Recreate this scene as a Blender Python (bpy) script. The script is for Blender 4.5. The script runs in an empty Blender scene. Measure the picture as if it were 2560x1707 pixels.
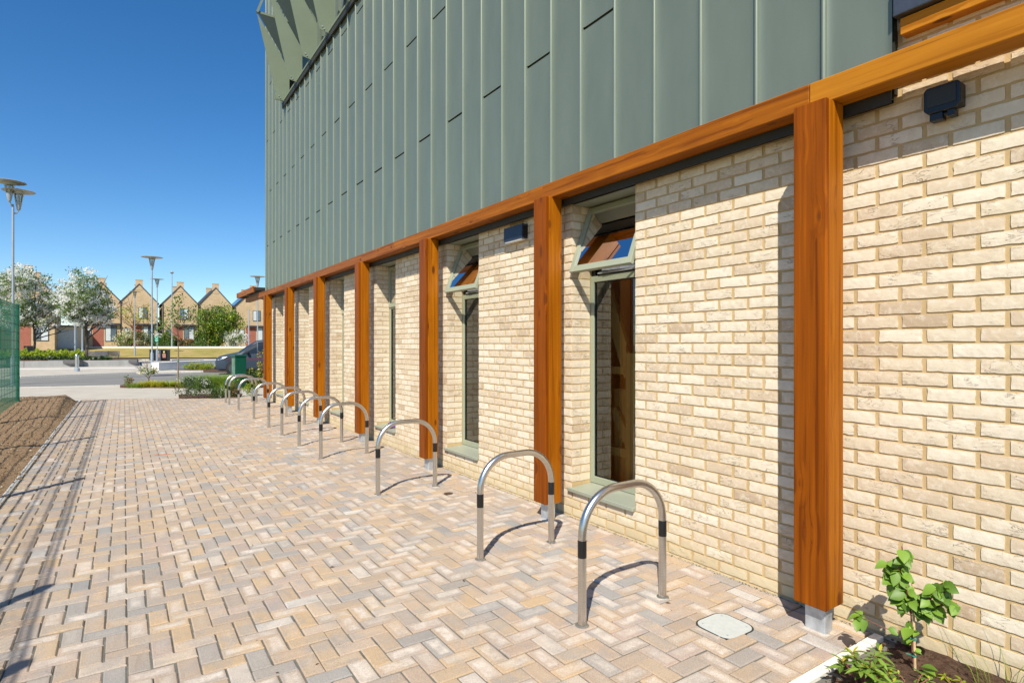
import bpy, math, random
import numpy as np
from mathutils import Vector, Matrix
random.seed(7)
RS = np.random.RandomState(11)
rad = math.radians
SC = bpy.context.scene
COL = SC.collection

# ------------------------------------------------------------------ camera, sky, sun, exposure
YAW = rad(33.87)
FPX = 1445.0
CAMZ = 1.58
cd = bpy.data.cameras.new("camera")
cd.sensor_width = 36.0
cd.lens = 36.0 * FPX / 2560.0
cd.shift_y = 7.5 / 2560.0
cd.clip_start = 0.05
cd.clip_end = 3000
cam = bpy.data.objects.new("camera", cd)
COL.objects.link(cam)
cam.location = (0, 0, CAMZ)
cam.rotation_euler = (rad(90), 0, -YAW)
SC.camera = cam

SUN_DIR = Vector((-1.0, -0.93, 1.46)).normalized()
world = bpy.data.worlds.new("World")
SC.world = world
world.use_nodes = True
wn = world.node_tree
bg = wn.nodes["Background"]
sky = wn.nodes.new("ShaderNodeTexSky")
sky.sky_type = 'NISHITA'
sky.sun_disc = False
sky.sun_elevation = math.asin(SUN_DIR.z)
sky.sun_rotation = math.atan2(SUN_DIR.x, SUN_DIR.y)
sky.altitude = 1200
sky.air_density = 1.0
sky.dust_density = 0.15
sky.ozone_density = 3.0
hs = wn.nodes.new("ShaderNodeHueSaturation")
hs.inputs["Saturation"].default_value = 1.30
hs.inputs["Hue"].default_value = 0.501
wn.links.new(sky.outputs[0], hs.inputs["Color"])
wn.links.new(hs.outputs[0], bg.inputs[0])
bg.inputs[1].default_value = 0.108
sl = bpy.data.lights.new("sun", 'SUN')
sl.energy = 5.0
sl.angle = rad(0.5)
sl.color = (1.0, 0.94, 0.83)
sun = bpy.data.objects.new("sun", sl)
COL.objects.link(sun)
sun.rotation_euler = SUN_DIR.to_track_quat('Z', 'Y').to_euler()
SC.view_settings.view_transform = 'Standard'
SC.view_settings.look = 'None'
SC.view_settings.exposure = 0.46
SC.view_settings.gamma = 1.0
SC.view_settings.use_curve_mapping = False

# ------------------------------------------------------------------ survey helpers
CA, SA = math.cos(YAW), math.sin(YAW)
def FR(F, R, z=0.0):
    """point from distance along the street axis and sideways offset"""
    return Vector((F * SA + R * CA, F * CA - R * SA, z))
def G(u, v, z=0.0):
    """ground point surveyed from the photograph"""
    F = (CAMZ - z) * FPX / (v - 861.0)
    return FR(F, (u - 1280.0) / FPX * F, z)
def P(u, F, z=0.0):
    return FR(F, (u - 1280.0) / FPX * F, z)
def ground_h(F):
    if F < 62: return 0.0
    if F < 78: return 1.2 * (F - 62) / 16.0
    return 1.2

# ------------------------------------------------------------------ materials
def new_mat(name):
    m = bpy.data.materials.new(name)
    m.use_nodes = True
    return m, m.node_tree, m.node_tree.nodes["Principled BSDF"]
def N(nt, t, **kw):
    n = nt.nodes.new(t)
    for k, v in kw.items():
        if k.startswith("i_"):
            key = k[2:]
            key = int(key) if key.isdigit() else key
            n.inputs[key].default_value = v
        else:
            setattr(n, k, v)
    return n
def c4(c): return (c[0], c[1], c[2], 1.0)
def coords(nt, scale=(1, 1, 1), per_object=False):
    tc = N(nt, "ShaderNodeTexCoord")
    mp = N(nt, "ShaderNodeMapping")
    mp.inputs["Scale"].default_value = scale
    nt.links.new(tc.outputs["Object"], mp.inputs[0])
    if per_object:
        oi = N(nt, "ShaderNodeObjectInfo")
        ml = N(nt, "ShaderNodeMath", operation='MULTIPLY', i_1=37.0)
        nt.links.new(oi.outputs["Random"], ml.inputs[0])
        cx = N(nt, "ShaderNodeCombineXYZ")
        for k in range(3): nt.links.new(ml.outputs[0], cx.inputs[k])
        nt.links.new(cx.outputs[0], mp.inputs["Location"])
    return mp.outputs[0]
def ramp(nt, src, stops, interp='LINEAR'):
    r = N(nt, "ShaderNodeValToRGB")
    r.color_ramp.interpolation = interp
    e = r.color_ramp.elements
    while len(e) < len(stops): e.new(0.5)
    for i, (p, c) in enumerate(stops):
        e[i].position = p
        e[i].color = c4(c) if hasattr(c, '__len__') else (c, c, c, 1)
    nt.links.new(src, r.inputs[0])
    return r.outputs[0]
def noise(nt, vec, scale, detail=4, rough=0.55, dist=0.0, typ=None):
    n = N(nt, "ShaderNodeTexNoise")
    if typ: n.noise_type = typ
    n.inputs["Scale"].default_value = scale
    n.inputs["Detail"].default_value = detail
    n.inputs["Roughness"].default_value = rough
    n.inputs["Distortion"].default_value = dist
    nt.links.new(vec, n.inputs["Vector"])
    return n.outputs["Fac"]
def mix(nt, fac, a, b, mode='MIX'):
    m = N(nt, "ShaderNodeMix", data_type='RGBA', blend_type=mode)
    def put(s, v):
        if hasattr(v, 'is_output') or isinstance(v, bpy.types.NodeSocket): nt.links.new(v, s)
        elif isinstance(v, (int, float)): s.default_value = v
        else: s.default_value = c4(v)
    put(m.inputs[0], fac); put(m.inputs[6], a); put(m.inputs[7], b)
    return m.outputs[2]
def bump(nt, h, strength, dist, bs, normal=None):
    b = N(nt, "ShaderNodeBump")
    b.inputs["Strength"].default_value = strength
    b.inputs["Distance"].default_value = dist
    nt.links.new(h, b.inputs["Height"])
    if normal is not None: nt.links.new(normal, b.inputs["Normal"])
    if bs is not None: nt.links.new(b.outputs[0], bs.inputs["Normal"])
    return b.outputs[0]

def simple(name, col, rough=0.6, metal=0.0, var=0.12, nscale=6.0, bmp=0.0, bscale=60.0, bdist=0.002, coat=0.0, spec=None):
    m, nt, bs = new_mat(name)
    v = coords(nt)
    n = noise(nt, v, nscale, 5)
    a = tuple(c * (1 - var) for c in col); b = tuple(min(1, c * (1 + var)) for c in col)
    nt.links.new(ramp(nt, n, [(0.3, a), (0.7, b)]), bs.inputs["Base Color"])
    bs.inputs["Roughness"].default_value = rough
    bs.inputs["Metallic"].default_value = metal
    if coat: bs.inputs["Coat Weight"].default_value = coat
    if spec is not None: bs.inputs["Specular IOR Level"].default_value = spec
    if bmp: bump(nt, noise(nt, v, bscale, 4), bmp, bdist, bs)
    return m

def attr_rgb(nt, name="rnd"):
    a = N(nt, "ShaderNodeAttribute", attribute_name=name)
    s = N(nt, "ShaderNodeSeparateXYZ")
    nt.links.new(a.outputs["Vector"], s.inputs[0])
    return s.outputs[0], s.outputs[1], s.outputs[2]

def mat_brick(name="brick"):
    m, nt, bs = new_mat(name)
    r, g, b = attr_rgb(nt)
    v = coords(nt)
    base = ramp(nt, r, [(0.0, (0.49, 0.375, 0.25)), (0.25, (0.60, 0.48, 0.335)), (0.55, (0.67, 0.565, 0.41)), (1.0, (0.74, 0.66, 0.52))])
    n1 = noise(nt, v, 17, 6, 0.62, 0.4)
    c = mix(nt, ramp(nt, n1, [(0.48, 0.0), (0.70, 0.30)]), base, (0.45, 0.335, 0.225))
    n2 = noise(nt, v, 26, 6, 0.65, 0.6)
    c = mix(nt, ramp(nt, n2, [(0.5, 0.0), (0.64, 0.40)]), c, (0.79, 0.72, 0.60))
    # folded creases of the hand-thrown brick, more on some bricks than on others
    mp = coords(nt, (0.62, 0.62, 2.3))
    rid = noise(nt, mp, 13, 4, 0.55, 0.9)
    sb = N(nt, "ShaderNodeMath", operation='SUBTRACT', i_1=0.5); nt.links.new(rid, sb.inputs[0])
    ab = N(nt, "ShaderNodeMath", operation='ABSOLUTE'); nt.links.new(sb.outputs[0], ab.inputs[0])
    lf = noise(nt, v, 11, 2, 0.5)
    wd = ramp(nt, lf, [(0.44, 0.0), (0.66, 0.026)])
    dv = N(nt, "ShaderNodeMath", operation='SUBTRACT'); nt.links.new(wd, dv.inputs[0]); nt.links.new(ab.outputs[0], dv.inputs[1])
    cre = ramp(nt, dv.outputs[0], [(0.0, 0.0), (0.012, 1.0)])
    gate = ramp(nt, g, [(0.35, 0.0), (0.75, 1.0)])
    cm = N(nt, "ShaderNodeMath", operation='MULTIPLY'); nt.links.new(cre, cm.inputs[0]); nt.links.new(gate, cm.inputs[1])
    cm2 = N(nt, "ShaderNodeMath", operation='MULTIPLY', i_1=0.42); nt.links.new(cm.outputs[0], cm2.inputs[0])
    c = mix(nt, cm2.outputs[0], c, (0.24, 0.17, 0.12))
    # mortar smeared over the lowest courses
    tcf = N(nt, "ShaderNodeTexCoord"); spf = N(nt, "ShaderNodeSeparateXYZ"); nt.links.new(tcf.outputs["Object"], spf.inputs[0])
    nf = N(nt, "ShaderNodeMath", operation='MULTIPLY_ADD', i_1=0.28, i_2=-0.14); nt.links.new(noise(nt, v, 4, 4), nf.inputs[0])
    zf_ = N(nt, "ShaderNodeMath", operation='ADD'); nt.links.new(spf.outputs[2], zf_.inputs[0]); nt.links.new(nf.outputs[0], zf_.inputs[1])
    c = mix(nt, ramp(nt, zf_.outputs[0], [(0.08, 0.75), (0.20, 0.0)]), c, (0.56, 0.46, 0.28))
    nt.links.new(c, bs.inputs["Base Color"])
    bs.inputs["Roughness"].default_value = 0.92
    bs.inputs["Specular IOR Level"].default_value = 0.12
    inv = N(nt, "ShaderNodeMath", operation='SUBTRACT', i_0=1.0); nt.links.new(cm.outputs[0], inv.inputs[1])
    nb = bump(nt, inv.outputs[0], 0.8, 0.003, None)
    nb2 = bump(nt, noise(nt, v, 120, 5, 0.65), 0.7, 0.0016, None, nb)
    bump(nt, noise(nt, v, 34, 4, 0.6), 0.3, 0.002, bs, nb2)
    return m

def mat_mortar():
    m, nt, bs = new_mat("mortar")
    v = coords(nt)
    n = noise(nt, v, 8, 6, 0.6)
    nt.links.new(ramp(nt, n, [(0.3, (0.46, 0.325, 0.155)), (0.7, (0.56, 0.415, 0.225))]), bs.inputs["Base Color"])
    bs.inputs["Roughness"].default_value = 0.95
    bs.inputs["Specular IOR Level"].default_value = 0.12
    bump(nt, noise(nt, v, 220, 4), 0.6, 0.002, bs)
    return m

def mat_paver():
    m, nt, bs = new_mat("paver")
    r, g, b = attr_rgb(nt)
    v = coords(nt)
    base = ramp(nt, r, [(0.0, (0.25, 0.25, 0.245)), (0.08, (0.30, 0.29, 0.275)), (0.22, (0.35, 0.275, 0.215)), (0.42, (0.40, 0.31, 0.22)),
                        (0.64, (0.45, 0.33, 0.205)), (0.80, (0.37, 0.295, 0.255)), (0.94, (0.47, 0.375, 0.28)), (1.0, (0.47, 0.45, 0.42))])
    n1 = noise(nt, v, 6, 4, 0.6, 0.3)
    c = mix(nt, ramp(nt, n1, [(0.46, 0.0), (0.62, 0.6)]), base, (0.29, 0.275, 0.265))
    n3 = noise(nt, v, 0.9, 3, 0.6)
    c = mix(nt, ramp(nt, n3, [(0.42, 0.0), (0.7, 0.30)]), c, (0.42, 0.32, 0.22))
    c = mix(nt, ramp(nt, noise(nt, v, 0.45, 5, 0.65, 0.6), [(0.46, 0.0), (0.66, 0.38)]), c, (0.27, 0.235, 0.205))
    n4 = noise(nt, v, 16, 6, 0.7)
    ba = N(nt, "ShaderNodeAttribute", attribute_name="bloom")
    wm = N(nt, "ShaderNodeMath", operation='MULTIPLY'); nt.links.new(ba.outputs["Fac"], wm.inputs[0]); nt.links.new(ramp(nt, n4, [(0.35, 0.25), (0.62, 1.0)]), wm.inputs[1])
    c = mix(nt, wm.outputs[0], c, (0.60, 0.54, 0.475))
    n2 = noise(nt, v, 160, 4, 0.7)
    c = mix(nt, 0.38, c, ramp(nt, n2, [(0.3, (0.2, 0.18, 0.16)), (0.7, (0.84, 0.81, 0.77))]), 'OVERLAY')
    nt.links.new(c, bs.inputs["Base Color"])
    bs.inputs["Roughness"].default_value = 0.88
    bs.inputs["Specular IOR Level"].default_value = 0.12
    nb = bump(nt, noise(nt, v, 260, 4, 0.7), 0.5, 0.0018, None)
    bump(nt, noise(nt, v, 30, 3), 0.35, 0.004, bs, nb)
    return m

def mat_wood(name, axis, dark, light, coat=0.0):
    sc = {'z': (34, 34, 0.8), 'y': (34, 0.8, 34), 'x': (0.8, 34, 34)}[axis]
    ks = {'z': (1, 1, 0.42), 'y': (1, 0.42, 1), 'x': (0.42, 1, 1)}[axis]
    m, nt, bs = new_mat(name)
    v = coords(nt, sc, True)
    vk = coords(nt, ks, True)
    vo = N(nt, "ShaderNodeTexVoronoi", feature='F1'); vo.inputs["Scale"].default_value = 6.6
    nt.links.new(vk, vo.inputs["Vector"])
    knot = ramp(nt, vo.outputs["Distance"], [(0.14, 1.0), (0.22, 0.45), (0.42, 0.0)])
    kadd = N(nt, "ShaderNodeVectorMath", operation='MULTIPLY_ADD')
    nt.links.new(knot, kadd.inputs[0]); kadd.inputs[1].default_value = (0.7, 0.7, 0.35); nt.links.new(v, kadd.inputs[2])
    n = noise(nt, kadd.outputs[0], 1.0, 6, 0.55, 0.35)
    mid = tuple((a + b) / 2 for a, b in zip(dark, light))
    c = ramp(nt, n, [(0.36, tuple(x * .85 for x in dark)), (0.46, tuple(a * .6 + b * .4 for a, b in zip(dark, light))), (0.55, mid), (0.68, light)])
    big = noise(nt, vk, 2.2, 3, 0.6, 0.8)
    c = mix(nt, ramp(nt, big, [(0.50, 0.0), (0.74, 0.45)]), c, tuple(x * 0.75 for x in dark))
    tiny = ramp(nt, vo.outputs["Distance"], [(0.08, 0.95), (0.12, 0.8), (0.16, 0.0)])
    c = mix(nt, tiny, c, (0.10, 0.028, 0.006))
    oi = N(nt, "ShaderNodeObjectInfo")
    c = mix(nt, ramp(nt, oi.outputs["Random"], [(0.0, 0.0), (1.0, 0.45)]), c, mix(nt, 0.85, c, tuple(x * 1.1 for x in dark), 'MIX'))
    chk = ramp(nt, noise(nt, coords(nt, tuple(x * 1.6 for x in sc), True), 1.0, 2, 0.5), [(0.70, 0.0), (0.76, 0.55)])
    c = mix(nt, chk, c, tuple(x * 0.35 for x in dark))
    nt.links.new(c, bs.inputs["Base Color"])
    bs.inputs["Roughness"].default_value = 0.45
    bs.inputs["Specular IOR Level"].default_value = 0.13
    bs.inputs["Coat Weight"].default_value = coat
    bs.inputs["Coat Roughness"].default_value = 0.25
    bump(nt, n, 0.25, 0.002, bs)
    return m

def mat_glass():
    m = bpy.data.materials.new("window_glass"); m.use_nodes = True
    nt = m.node_tree
    nt.nodes.remove(nt.nodes["Principled BSDF"])
    out = nt.nodes["Material Output"]
    tr = N(nt, "ShaderNodeBsdfTransparent"); tr.inputs[0].default_value = (0.84, 0.86, 0.82, 1)
    gl = N(nt, "ShaderNodeBsdfGlossy"); gl.inputs[0].default_value = (0.70, 0.72, 0.74, 1); gl.inputs["Roughness"].default_value = 0.01
    fr = N(nt, "ShaderNodeFresnel"); fr.inputs[0].default_value = 1.6
    ms = N(nt, "ShaderNodeMixShader")
    fm = N(nt, "ShaderNodeMath", operation='MULTIPLY_ADD', i_1=1.7, i_2=0.05); fm.use_clamp = True
    nt.links.new(fr.outputs[0], fm.inputs[0])
    nt.links.new(fm.outputs[0], ms.inputs[0]); nt.links.new(tr.outputs[0], ms.inputs[1]); nt.links.new(gl.outputs[0], ms.inputs[2])
    nt.links.new(ms.outputs[0], out.inputs[0])
    return m

def mat_zinc():
    m, nt, bs = new_mat("sage_zinc")
    v = coords(nt, (1, 1, 0.25))
    r, g, b = attr_rgb(nt)
    n = noise(nt, v, 5, 4, 0.6)
    c = ramp(nt, n, [(0.3, (0.172, 0.205, 0.155)), (0.7, (0.200, 0.234, 0.178))])
    c = mix(nt, ramp(nt, r, [(0.0, 0.0), (1.0, 0.16)]), c, (0.13, 0.17, 0.155))
    nt.links.new(c, bs.inputs["Base Color"])
    bs.inputs["Metallic"].default_value = 0.35
    bs.inputs["Roughness"].default_value = 0.38
    vv = coords(nt, (1, 60, 3))
    nb = bump(nt, noise(nt, vv, 4, 2), 0.05, 0.002, None)
    bump(nt, noise(nt, coords(nt, (1, 1.6, 0.8)), 1.6, 2, 0.4), 0.5, 0.02, bs, nb)
    return m

def mat_soil(name, a, b):
    m, nt, bs = new_mat(name)
    v = coords(nt)
    n = noise(nt, v, 22, 8, 0.7)
    nt.links.new(ramp(nt, n, [(0.3, a), (0.7, b)]), bs.inputs["Base Color"])
    bs.inputs["Roughness"].default_value = 1.0
    bs.inputs["Specular IOR Level"].default_value = 0.12
    bump(nt, noise(nt, v, 55, 8, 0.75), 1.0, 0.02, bs)
    return m

def mat_leaf(name, a, b, trans=0.25, rough=0.5):
    m, nt, bs = new_mat(name)
    r, g, bb = attr_rgb(nt)
    nt.links.new(ramp(nt, r, [(0.0, a), (1.0, b)]), bs.inputs["Base Color"])
    bs.inputs["Roughness"].default_value = rough
    out = nt.nodes["Material Output"]
    tl = N(nt, "ShaderNodeBsdfTranslucent")
    nt.links.new(ramp(nt, r, [(0.0, tuple(min(1, x * 1.5) for x in a)), (1.0, tuple(min(1, x * 1.5) for x in b))]), tl.inputs[0])
    ms = N(nt, "ShaderNodeMixShader"); ms.inputs[0].default_value = trans
    nt.links.new(bs.outputs[0], ms.inputs[1]); nt.links.new(tl.outputs[0], ms.inputs[2])
    nt.links.new(ms.outputs[0], out.inputs[0])
    return m

def mat_steel():
    m, nt, bs = new_mat("brushed_steel")
    v = coords(nt, (1, 1, 40))
    n = noise(nt, v, 6, 3)
    nt.links.new(ramp(nt, n, [(0.3, (0.56, 0.54, 0.50)), (0.7, (0.68, 0.66, 0.63))]), bs.inputs["Base Color"])
    bs.inputs["Metallic"].default_value = 1.0
    bs.inputs["Roughness"].default_value = 0.30
    return m

def mat_far_brick(name, a, b):
    m, nt, bs = new_mat(name)
    tc = N(nt, "ShaderNodeTexCoord")
    sp = N(nt, "ShaderNodeSeparateXYZ"); nt.links.new(tc.outputs["Object"], sp.inputs[0])
    ad = N(nt, "ShaderNodeMath", operation='ADD'); nt.links.new(sp.outputs[0], ad.inputs[0]); nt.links.new(sp.outputs[1], ad.inputs[1])
    cx = N(nt, "ShaderNodeCombineXYZ"); nt.links.new(ad.outputs[0], cx.inputs[0]); nt.links.new(sp.outputs[2], cx.inputs[1])
    br = N(nt, "ShaderNodeTexBrick")
    br.inputs["Scale"].default_value = 1.0
    br.inputs["Brick Width"].default_value = 0.225
    br.inputs["Row Height"].default_value = 0.075
    br.inputs["Mortar Size"].default_value = 0.005
    br.inputs["Color1"].default_value = c4(a); br.inputs["Color2"].default_value = c4(b)
    br.inputs["Mortar"].default_value = (0.50, 0.42, 0.32, 1)
    nt.links.new(cx.outputs[0], br.inputs["Vector"])
    n = noise(nt, tc.outputs["Object"], 1.3, 5, 0.7)
    nt.links.new(mix(nt, ramp(nt, n, [(0.4, 0.0), (0.7, 0.35)]), br.outputs[0], tuple(x * 0.7 for x in a)), bs.inputs["Base Color"])
    bs.inputs["Roughness"].default_value = 0.9
    return m

def mat_ground(name, stops, nscale=3.0, bscale=80, bd=0.004, stretch=(1, 1, 1), fine=0.15):
    m, nt, bs = new_mat(name)
    v = coords(nt, stretch)
    c = ramp(nt, noise(nt, v, nscale, 6, 0.6), stops)
    n2 = noise(nt, coords(nt), 180, 3, 0.7)
    c = mix(nt, fine, c, ramp(nt, n2, [(0.3, (0.2, 0.2, 0.2)), (0.7, (0.85, 0.85, 0.85))]), 'OVERLAY')
    nt.links.new(c, bs.inputs["Base Color"])
    bs.inputs["Roughness"].default_value = 0.93
    bs.inputs["Specular IOR Level"].default_value = 0.12
    bump(nt, noise(nt, coords(nt), bscale, 4), 0.5, bd, bs)
    return m

M = {}
M['brick'] = mat_brick()
M['mortar'] = mat_mortar()
M['paver'] = mat_paver()
M['joint'] = mat_ground("joint_sand", [(0.3, (0.10, 0.10, 0.085)), (0.7, (0.19, 0.18, 0.155))], 10, 300, 0.002)
M['wood_end'] = mat_wood("post_timber", 'z', (0.26, 0.072, 0.002), (0.47, 0.158, 0.004))
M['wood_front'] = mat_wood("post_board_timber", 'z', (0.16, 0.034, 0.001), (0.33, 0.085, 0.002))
M['wood_beam'] = mat_wood("beam_timber", 'y', (0.20, 0.052, 0.003), (0.40, 0.13, 0.008))
M['wood_beam2'] = mat_wood("pale_beam_timber", 'y', (0.36, 0.125, 0.006), (0.56, 0.235, 0.02))
M['wood_in'] = mat_wood("interior_timber", 'z', (0.55, 0.36, 0.10), (0.75, 0.55, 0.22), 0.0)
M['glass'] = mat_glass()
M['zinc'] = mat_zinc()
M['seam'] = simple("sage_seam_metal", (0.23, 0.265, 0.20), 0.30, 0.35, 0.05, 3)
M['frame'] = simple("sage_frame_paint", (0.30, 0.325, 0.235), 0.42, 0, 0.03)
M['sill'] = simple("sage_sill_paint", (0.29, 0.31, 0.24), 0.45, 0, 0.04, 4)
M['fin'] = simple("screen_fin_paint", (0.165, 0.205, 0.145), 0.5, 0, 0.05, 2)
M['finshade'] = simple("fin_shade_paint", (0.018, 0.035, 0.030), 0.6, 0, 0.1)  # shade on the fins' folded leaf, put into the colour
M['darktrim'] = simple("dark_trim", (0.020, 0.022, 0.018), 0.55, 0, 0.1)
M['slate'] = simple("roof_membrane", (0.055, 0.065, 0.085), 0.35, 0.2, 0.1, 20, 0.4, 40, 0.004)
M['steel'] = mat_steel()
M['galv'] = simple("galvanised_steel", (0.50, 0.54, 0.58), 0.42, 0.6, 0.22, 18)
M['pole'] = simple("lamp_grey_paint", (0.34, 0.38, 0.42), 0.45, 0.3, 0.08, 3)
M['black'] = simple("black_band", (0.008, 0.008, 0.009), 0.35, 0, 0.2)
M['lampnavy'] = simple("lamp_case_paint", (0.018, 0.028, 0.055), 0.35, 0, 0.1)
M['white'] = simple("white_plastic", (0.75, 0.75, 0.73), 0.4, 0, 0.05)
M['coverplate'] = simple("access_cover_metal", (0.46, 0.48, 0.45), 0.6, 0.0, 0.06, 30, 0.3, 120, 0.001)
M['concrete'] = mat_ground("pale_concrete", [(0.3, (0.40, 0.36, 0.30)), (0.7, (0.47, 0.43, 0.36))], 1.2, 120, 0.002)
M['concrete2'] = mat_ground("wall_concrete", [(0.3, (0.26, 0.26, 0.25)), (0.7, (0.36, 0.355, 0.335))], 2.5, 60, 0.004, (1, 1, 0.3))
M['whiteconc'] = mat_ground("white_concrete", [(0.3, (0.72, 0.70, 0.66)), (0.7, (0.82, 0.80, 0.76))], 2.5, 60, 0.003)
M['kerb'] = mat_ground("kerb_concrete", [(0.3, (0.50, 0.47, 0.41)), (0.7, (0.66, 0.62, 0.55))], 14, 140, 0.003, fine=0.3)
M['kerbwhite'] = mat_ground("pale_kerb_concrete", [(0.3, (0.66, 0.62, 0.52)), (0.7, (0.80, 0.77, 0.68))], 14, 140, 0.003, fine=0.3)
M['asphalt'] = mat_ground("road_blocks", [(0.3, (0.165, 0.16, 0.15)), (0.7, (0.25, 0.24, 0.22))], 0.8, 90, 0.006, (0.35, 1.4, 1))
M['soil_dry'] = mat_soil("dry_soil", (0.19, 0.12, 0.065), (0.40, 0.275, 0.165))
M['soil_dark'] = mat_soil("bark_mulch", (0.055, 0.030, 0.020), (0.17, 0.105, 0.07))
M['stone'] = simple("pebbles", (0.48, 0.40, 0.30), 0.9, 0, 0.3, 12)
M['grass_dry'] = mat_ground("dry_grass", [(0.3, (0.20, 0.20, 0.045)), (0.5, (0.32, 0.255, 0.08)), (0.7, (0.42, 0.31, 0.14))], 0.5, 30, 0.05, (1, 1, 1))
M['fence'] = simple("green_fence_paint", (0.004, 0.10, 0.058), 0.4, 0, 0.1)
M['cabinet'] = simple("green_cabinet_paint", (0.003, 0.070, 0.040), 0.35, 0, 0.08, 2)
M['cabpale'] = simple("pale_reflection_green", (0.09, 0.19, 0.13), 0.3, 0, 0.5, 3)  # pale reflection painted into the green, with some fading
M['bark'] = simple("bark", (0.10, 0.075, 0.055), 0.95, 0, 0.35, 20, 0.8, 40, 0.01)
M['barkpale'] = simple("sapling_bark", (0.24, 0.17, 0.11), 0.95, 0, 0.3, 20)
M['cane'] = simple("bamboo_cane", (0.58, 0.40, 0.22), 0.6, 0, 0.15, 30)
M['twig'] = simple("red_twig", (0.22, 0.06, 0.04), 0.7, 0, 0.2, 30)
M['tie'] = simple("green_tie", (0.05, 0.22, 0.16), 0.5)
M['leaf_hyd'] = mat_leaf("climber_leaf", (0.085, 0.17, 0.012), (0.20, 0.33, 0.035), 0.2, 0.5)
M['leaf_gloss'] = mat_leaf("glossy_leaf", (0.07, 0.15, 0.02), (0.22, 0.34, 0.05), 0.15, 0.25)
M['leaf_yel'] = mat_leaf("yellow_leaf", (0.36, 0.38, 0.02), (0.55, 0.46, 0.04), 0.3, 0.4)
M['leaf_dark'] = mat_leaf("dark_leaf", (0.022, 0.045, 0.012), (0.07, 0.12, 0.025))
M['leaf_mid'] = mat_leaf("green_leaf", (0.045, 0.10, 0.010), (0.15, 0.25, 0.02), 0.35)
M['leaf_lime'] = mat_leaf("lime_leaf", (0.16, 0.24, 0.01), (0.36, 0.42, 0.02), 0.35)
M['leaf_grey'] = mat_leaf("blossom_tree_leaf", (0.09, 0.14, 0.03), (0.22, 0.29, 0.09), 0.45)
M['petal'] = mat_leaf("white_petal", (0.70, 0.70, 0.62), (0.88, 0.87, 0.82), 0.5)
M['petal_cream'] = mat_leaf("cream_petal", (0.50, 0.50, 0.30), (0.72, 0.70, 0.50), 0.3)
M['grass'] = mat_leaf("grass_blade", (0.12, 0.20, 0.015), (0.26, 0.36, 0.04), 0.35)
M['leaf_red'] = mat_leaf("red_leaf", (0.20, 0.07, 0.02), (0.30, 0.16, 0.04), 0.25)
M['vanpaint'] = simple("slate_car_paint", (0.035, 0.050, 0.070), 0.4, 0.0, 0.03, 1, coat=0.0, spec=0.3)
M['carglass'] = simple("car_glass", (0.012, 0.02, 0.03), 0.22, 0.0, 0.02, spec=0.35)
M['tyre'] = simple("tyre_rubber", (0.012, 0.012, 0.013), 0.8)
M['rim'] = simple("wheel_alloy", (0.16, 0.16, 0.165), 0.35, 0.8)
M['headlight'] = simple("headlight_lens", (0.75, 0.78, 0.8), 0.08, 0.5, 0.1, 30)
M['redline'] = simple("red_marking", (0.26, 0.05, 0.08), 0.5)
M['houseb'] = mat_far_brick("buff_house_brick", (0.50, 0.35, 0.19), (0.60, 0.44, 0.26))
M['houser'] = mat_far_brick("red_house_brick", (0.30, 0.065, 0.035), (0.36, 0.085, 0.05))
M['roof'] = simple("slate_roof", (0.045, 0.047, 0.055), 0.6, 0, 0.15, 8)
M['solar'] = simple("solar_glass", (0.012, 0.03, 0.07), 0.12, 0.2, 0.1)
M['housewin'] = simple("house_window_glass", (0.10, 0.14, 0.17), 0.08, 0.0, 0.1, 2, spec=1.0)
M['curtain'] = simple("pale_curtain", (0.55, 0.6, 0.62), 0.8)
M['housetrim'] = simple("house_trim", (0.05, 0.055, 0.065), 0.5)
M['render'] = simple("cream_render", (0.62, 0.52, 0.38), 0.8, 0, 0.06)
M['benchwood'] = simple("weathered_slats", (0.115, 0.11, 0.11), 0.8, 0, 0.25, 10)
M['plaster'] = simple("room_plaster", (0.55, 0.53, 0.48), 0.8, 0, 0.05)
M['roomfloor'] = simple("room_floor", (0.16, 0.13, 0.11), 0.5, 0, 0.1)
M['blind'] = simple("roller_blind_fabric", (0.16, 0.20, 0.15), 0.8, 0, 0.04)
M['brownpanel'] = simple("brown_panel", (0.20, 0.075, 0.035), 0.6, 0, 0.1)
M['purple'] = simple("purple_cloth", (0.16, 0.05, 0.28), 0.9, 0, 0.2, 20)
M['orange'] = simple("orange_paint", (0.75, 0.13, 0.03), 0.7)
M['signgreen'] = simple("sign_green", (0.01, 0.28, 0.17), 0.45)
M['poster'] = simple("poster_text", (0.50, 0.25, 0.17), 0.6, 0, 0.3, 30)
M['gold'] = simple("poster_emblem", (0.60, 0.45, 0.12), 0.5)
M['bin'] = simple("bin_panel", (0.006, 0.007, 0.010), 0.3)
M['bingrey'] = simple("bin_grey_panel", (0.06, 0.075, 0.10), 0.4)
M['lens'] = simple("lamp_lens", (0.30, 0.34, 0.36), 0.1, 0.0, 0.1, spec=1.0)
M['lampdisc'] = simple("lamp_disc_underside", (0.36, 0.36, 0.33), 0.45)

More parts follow.
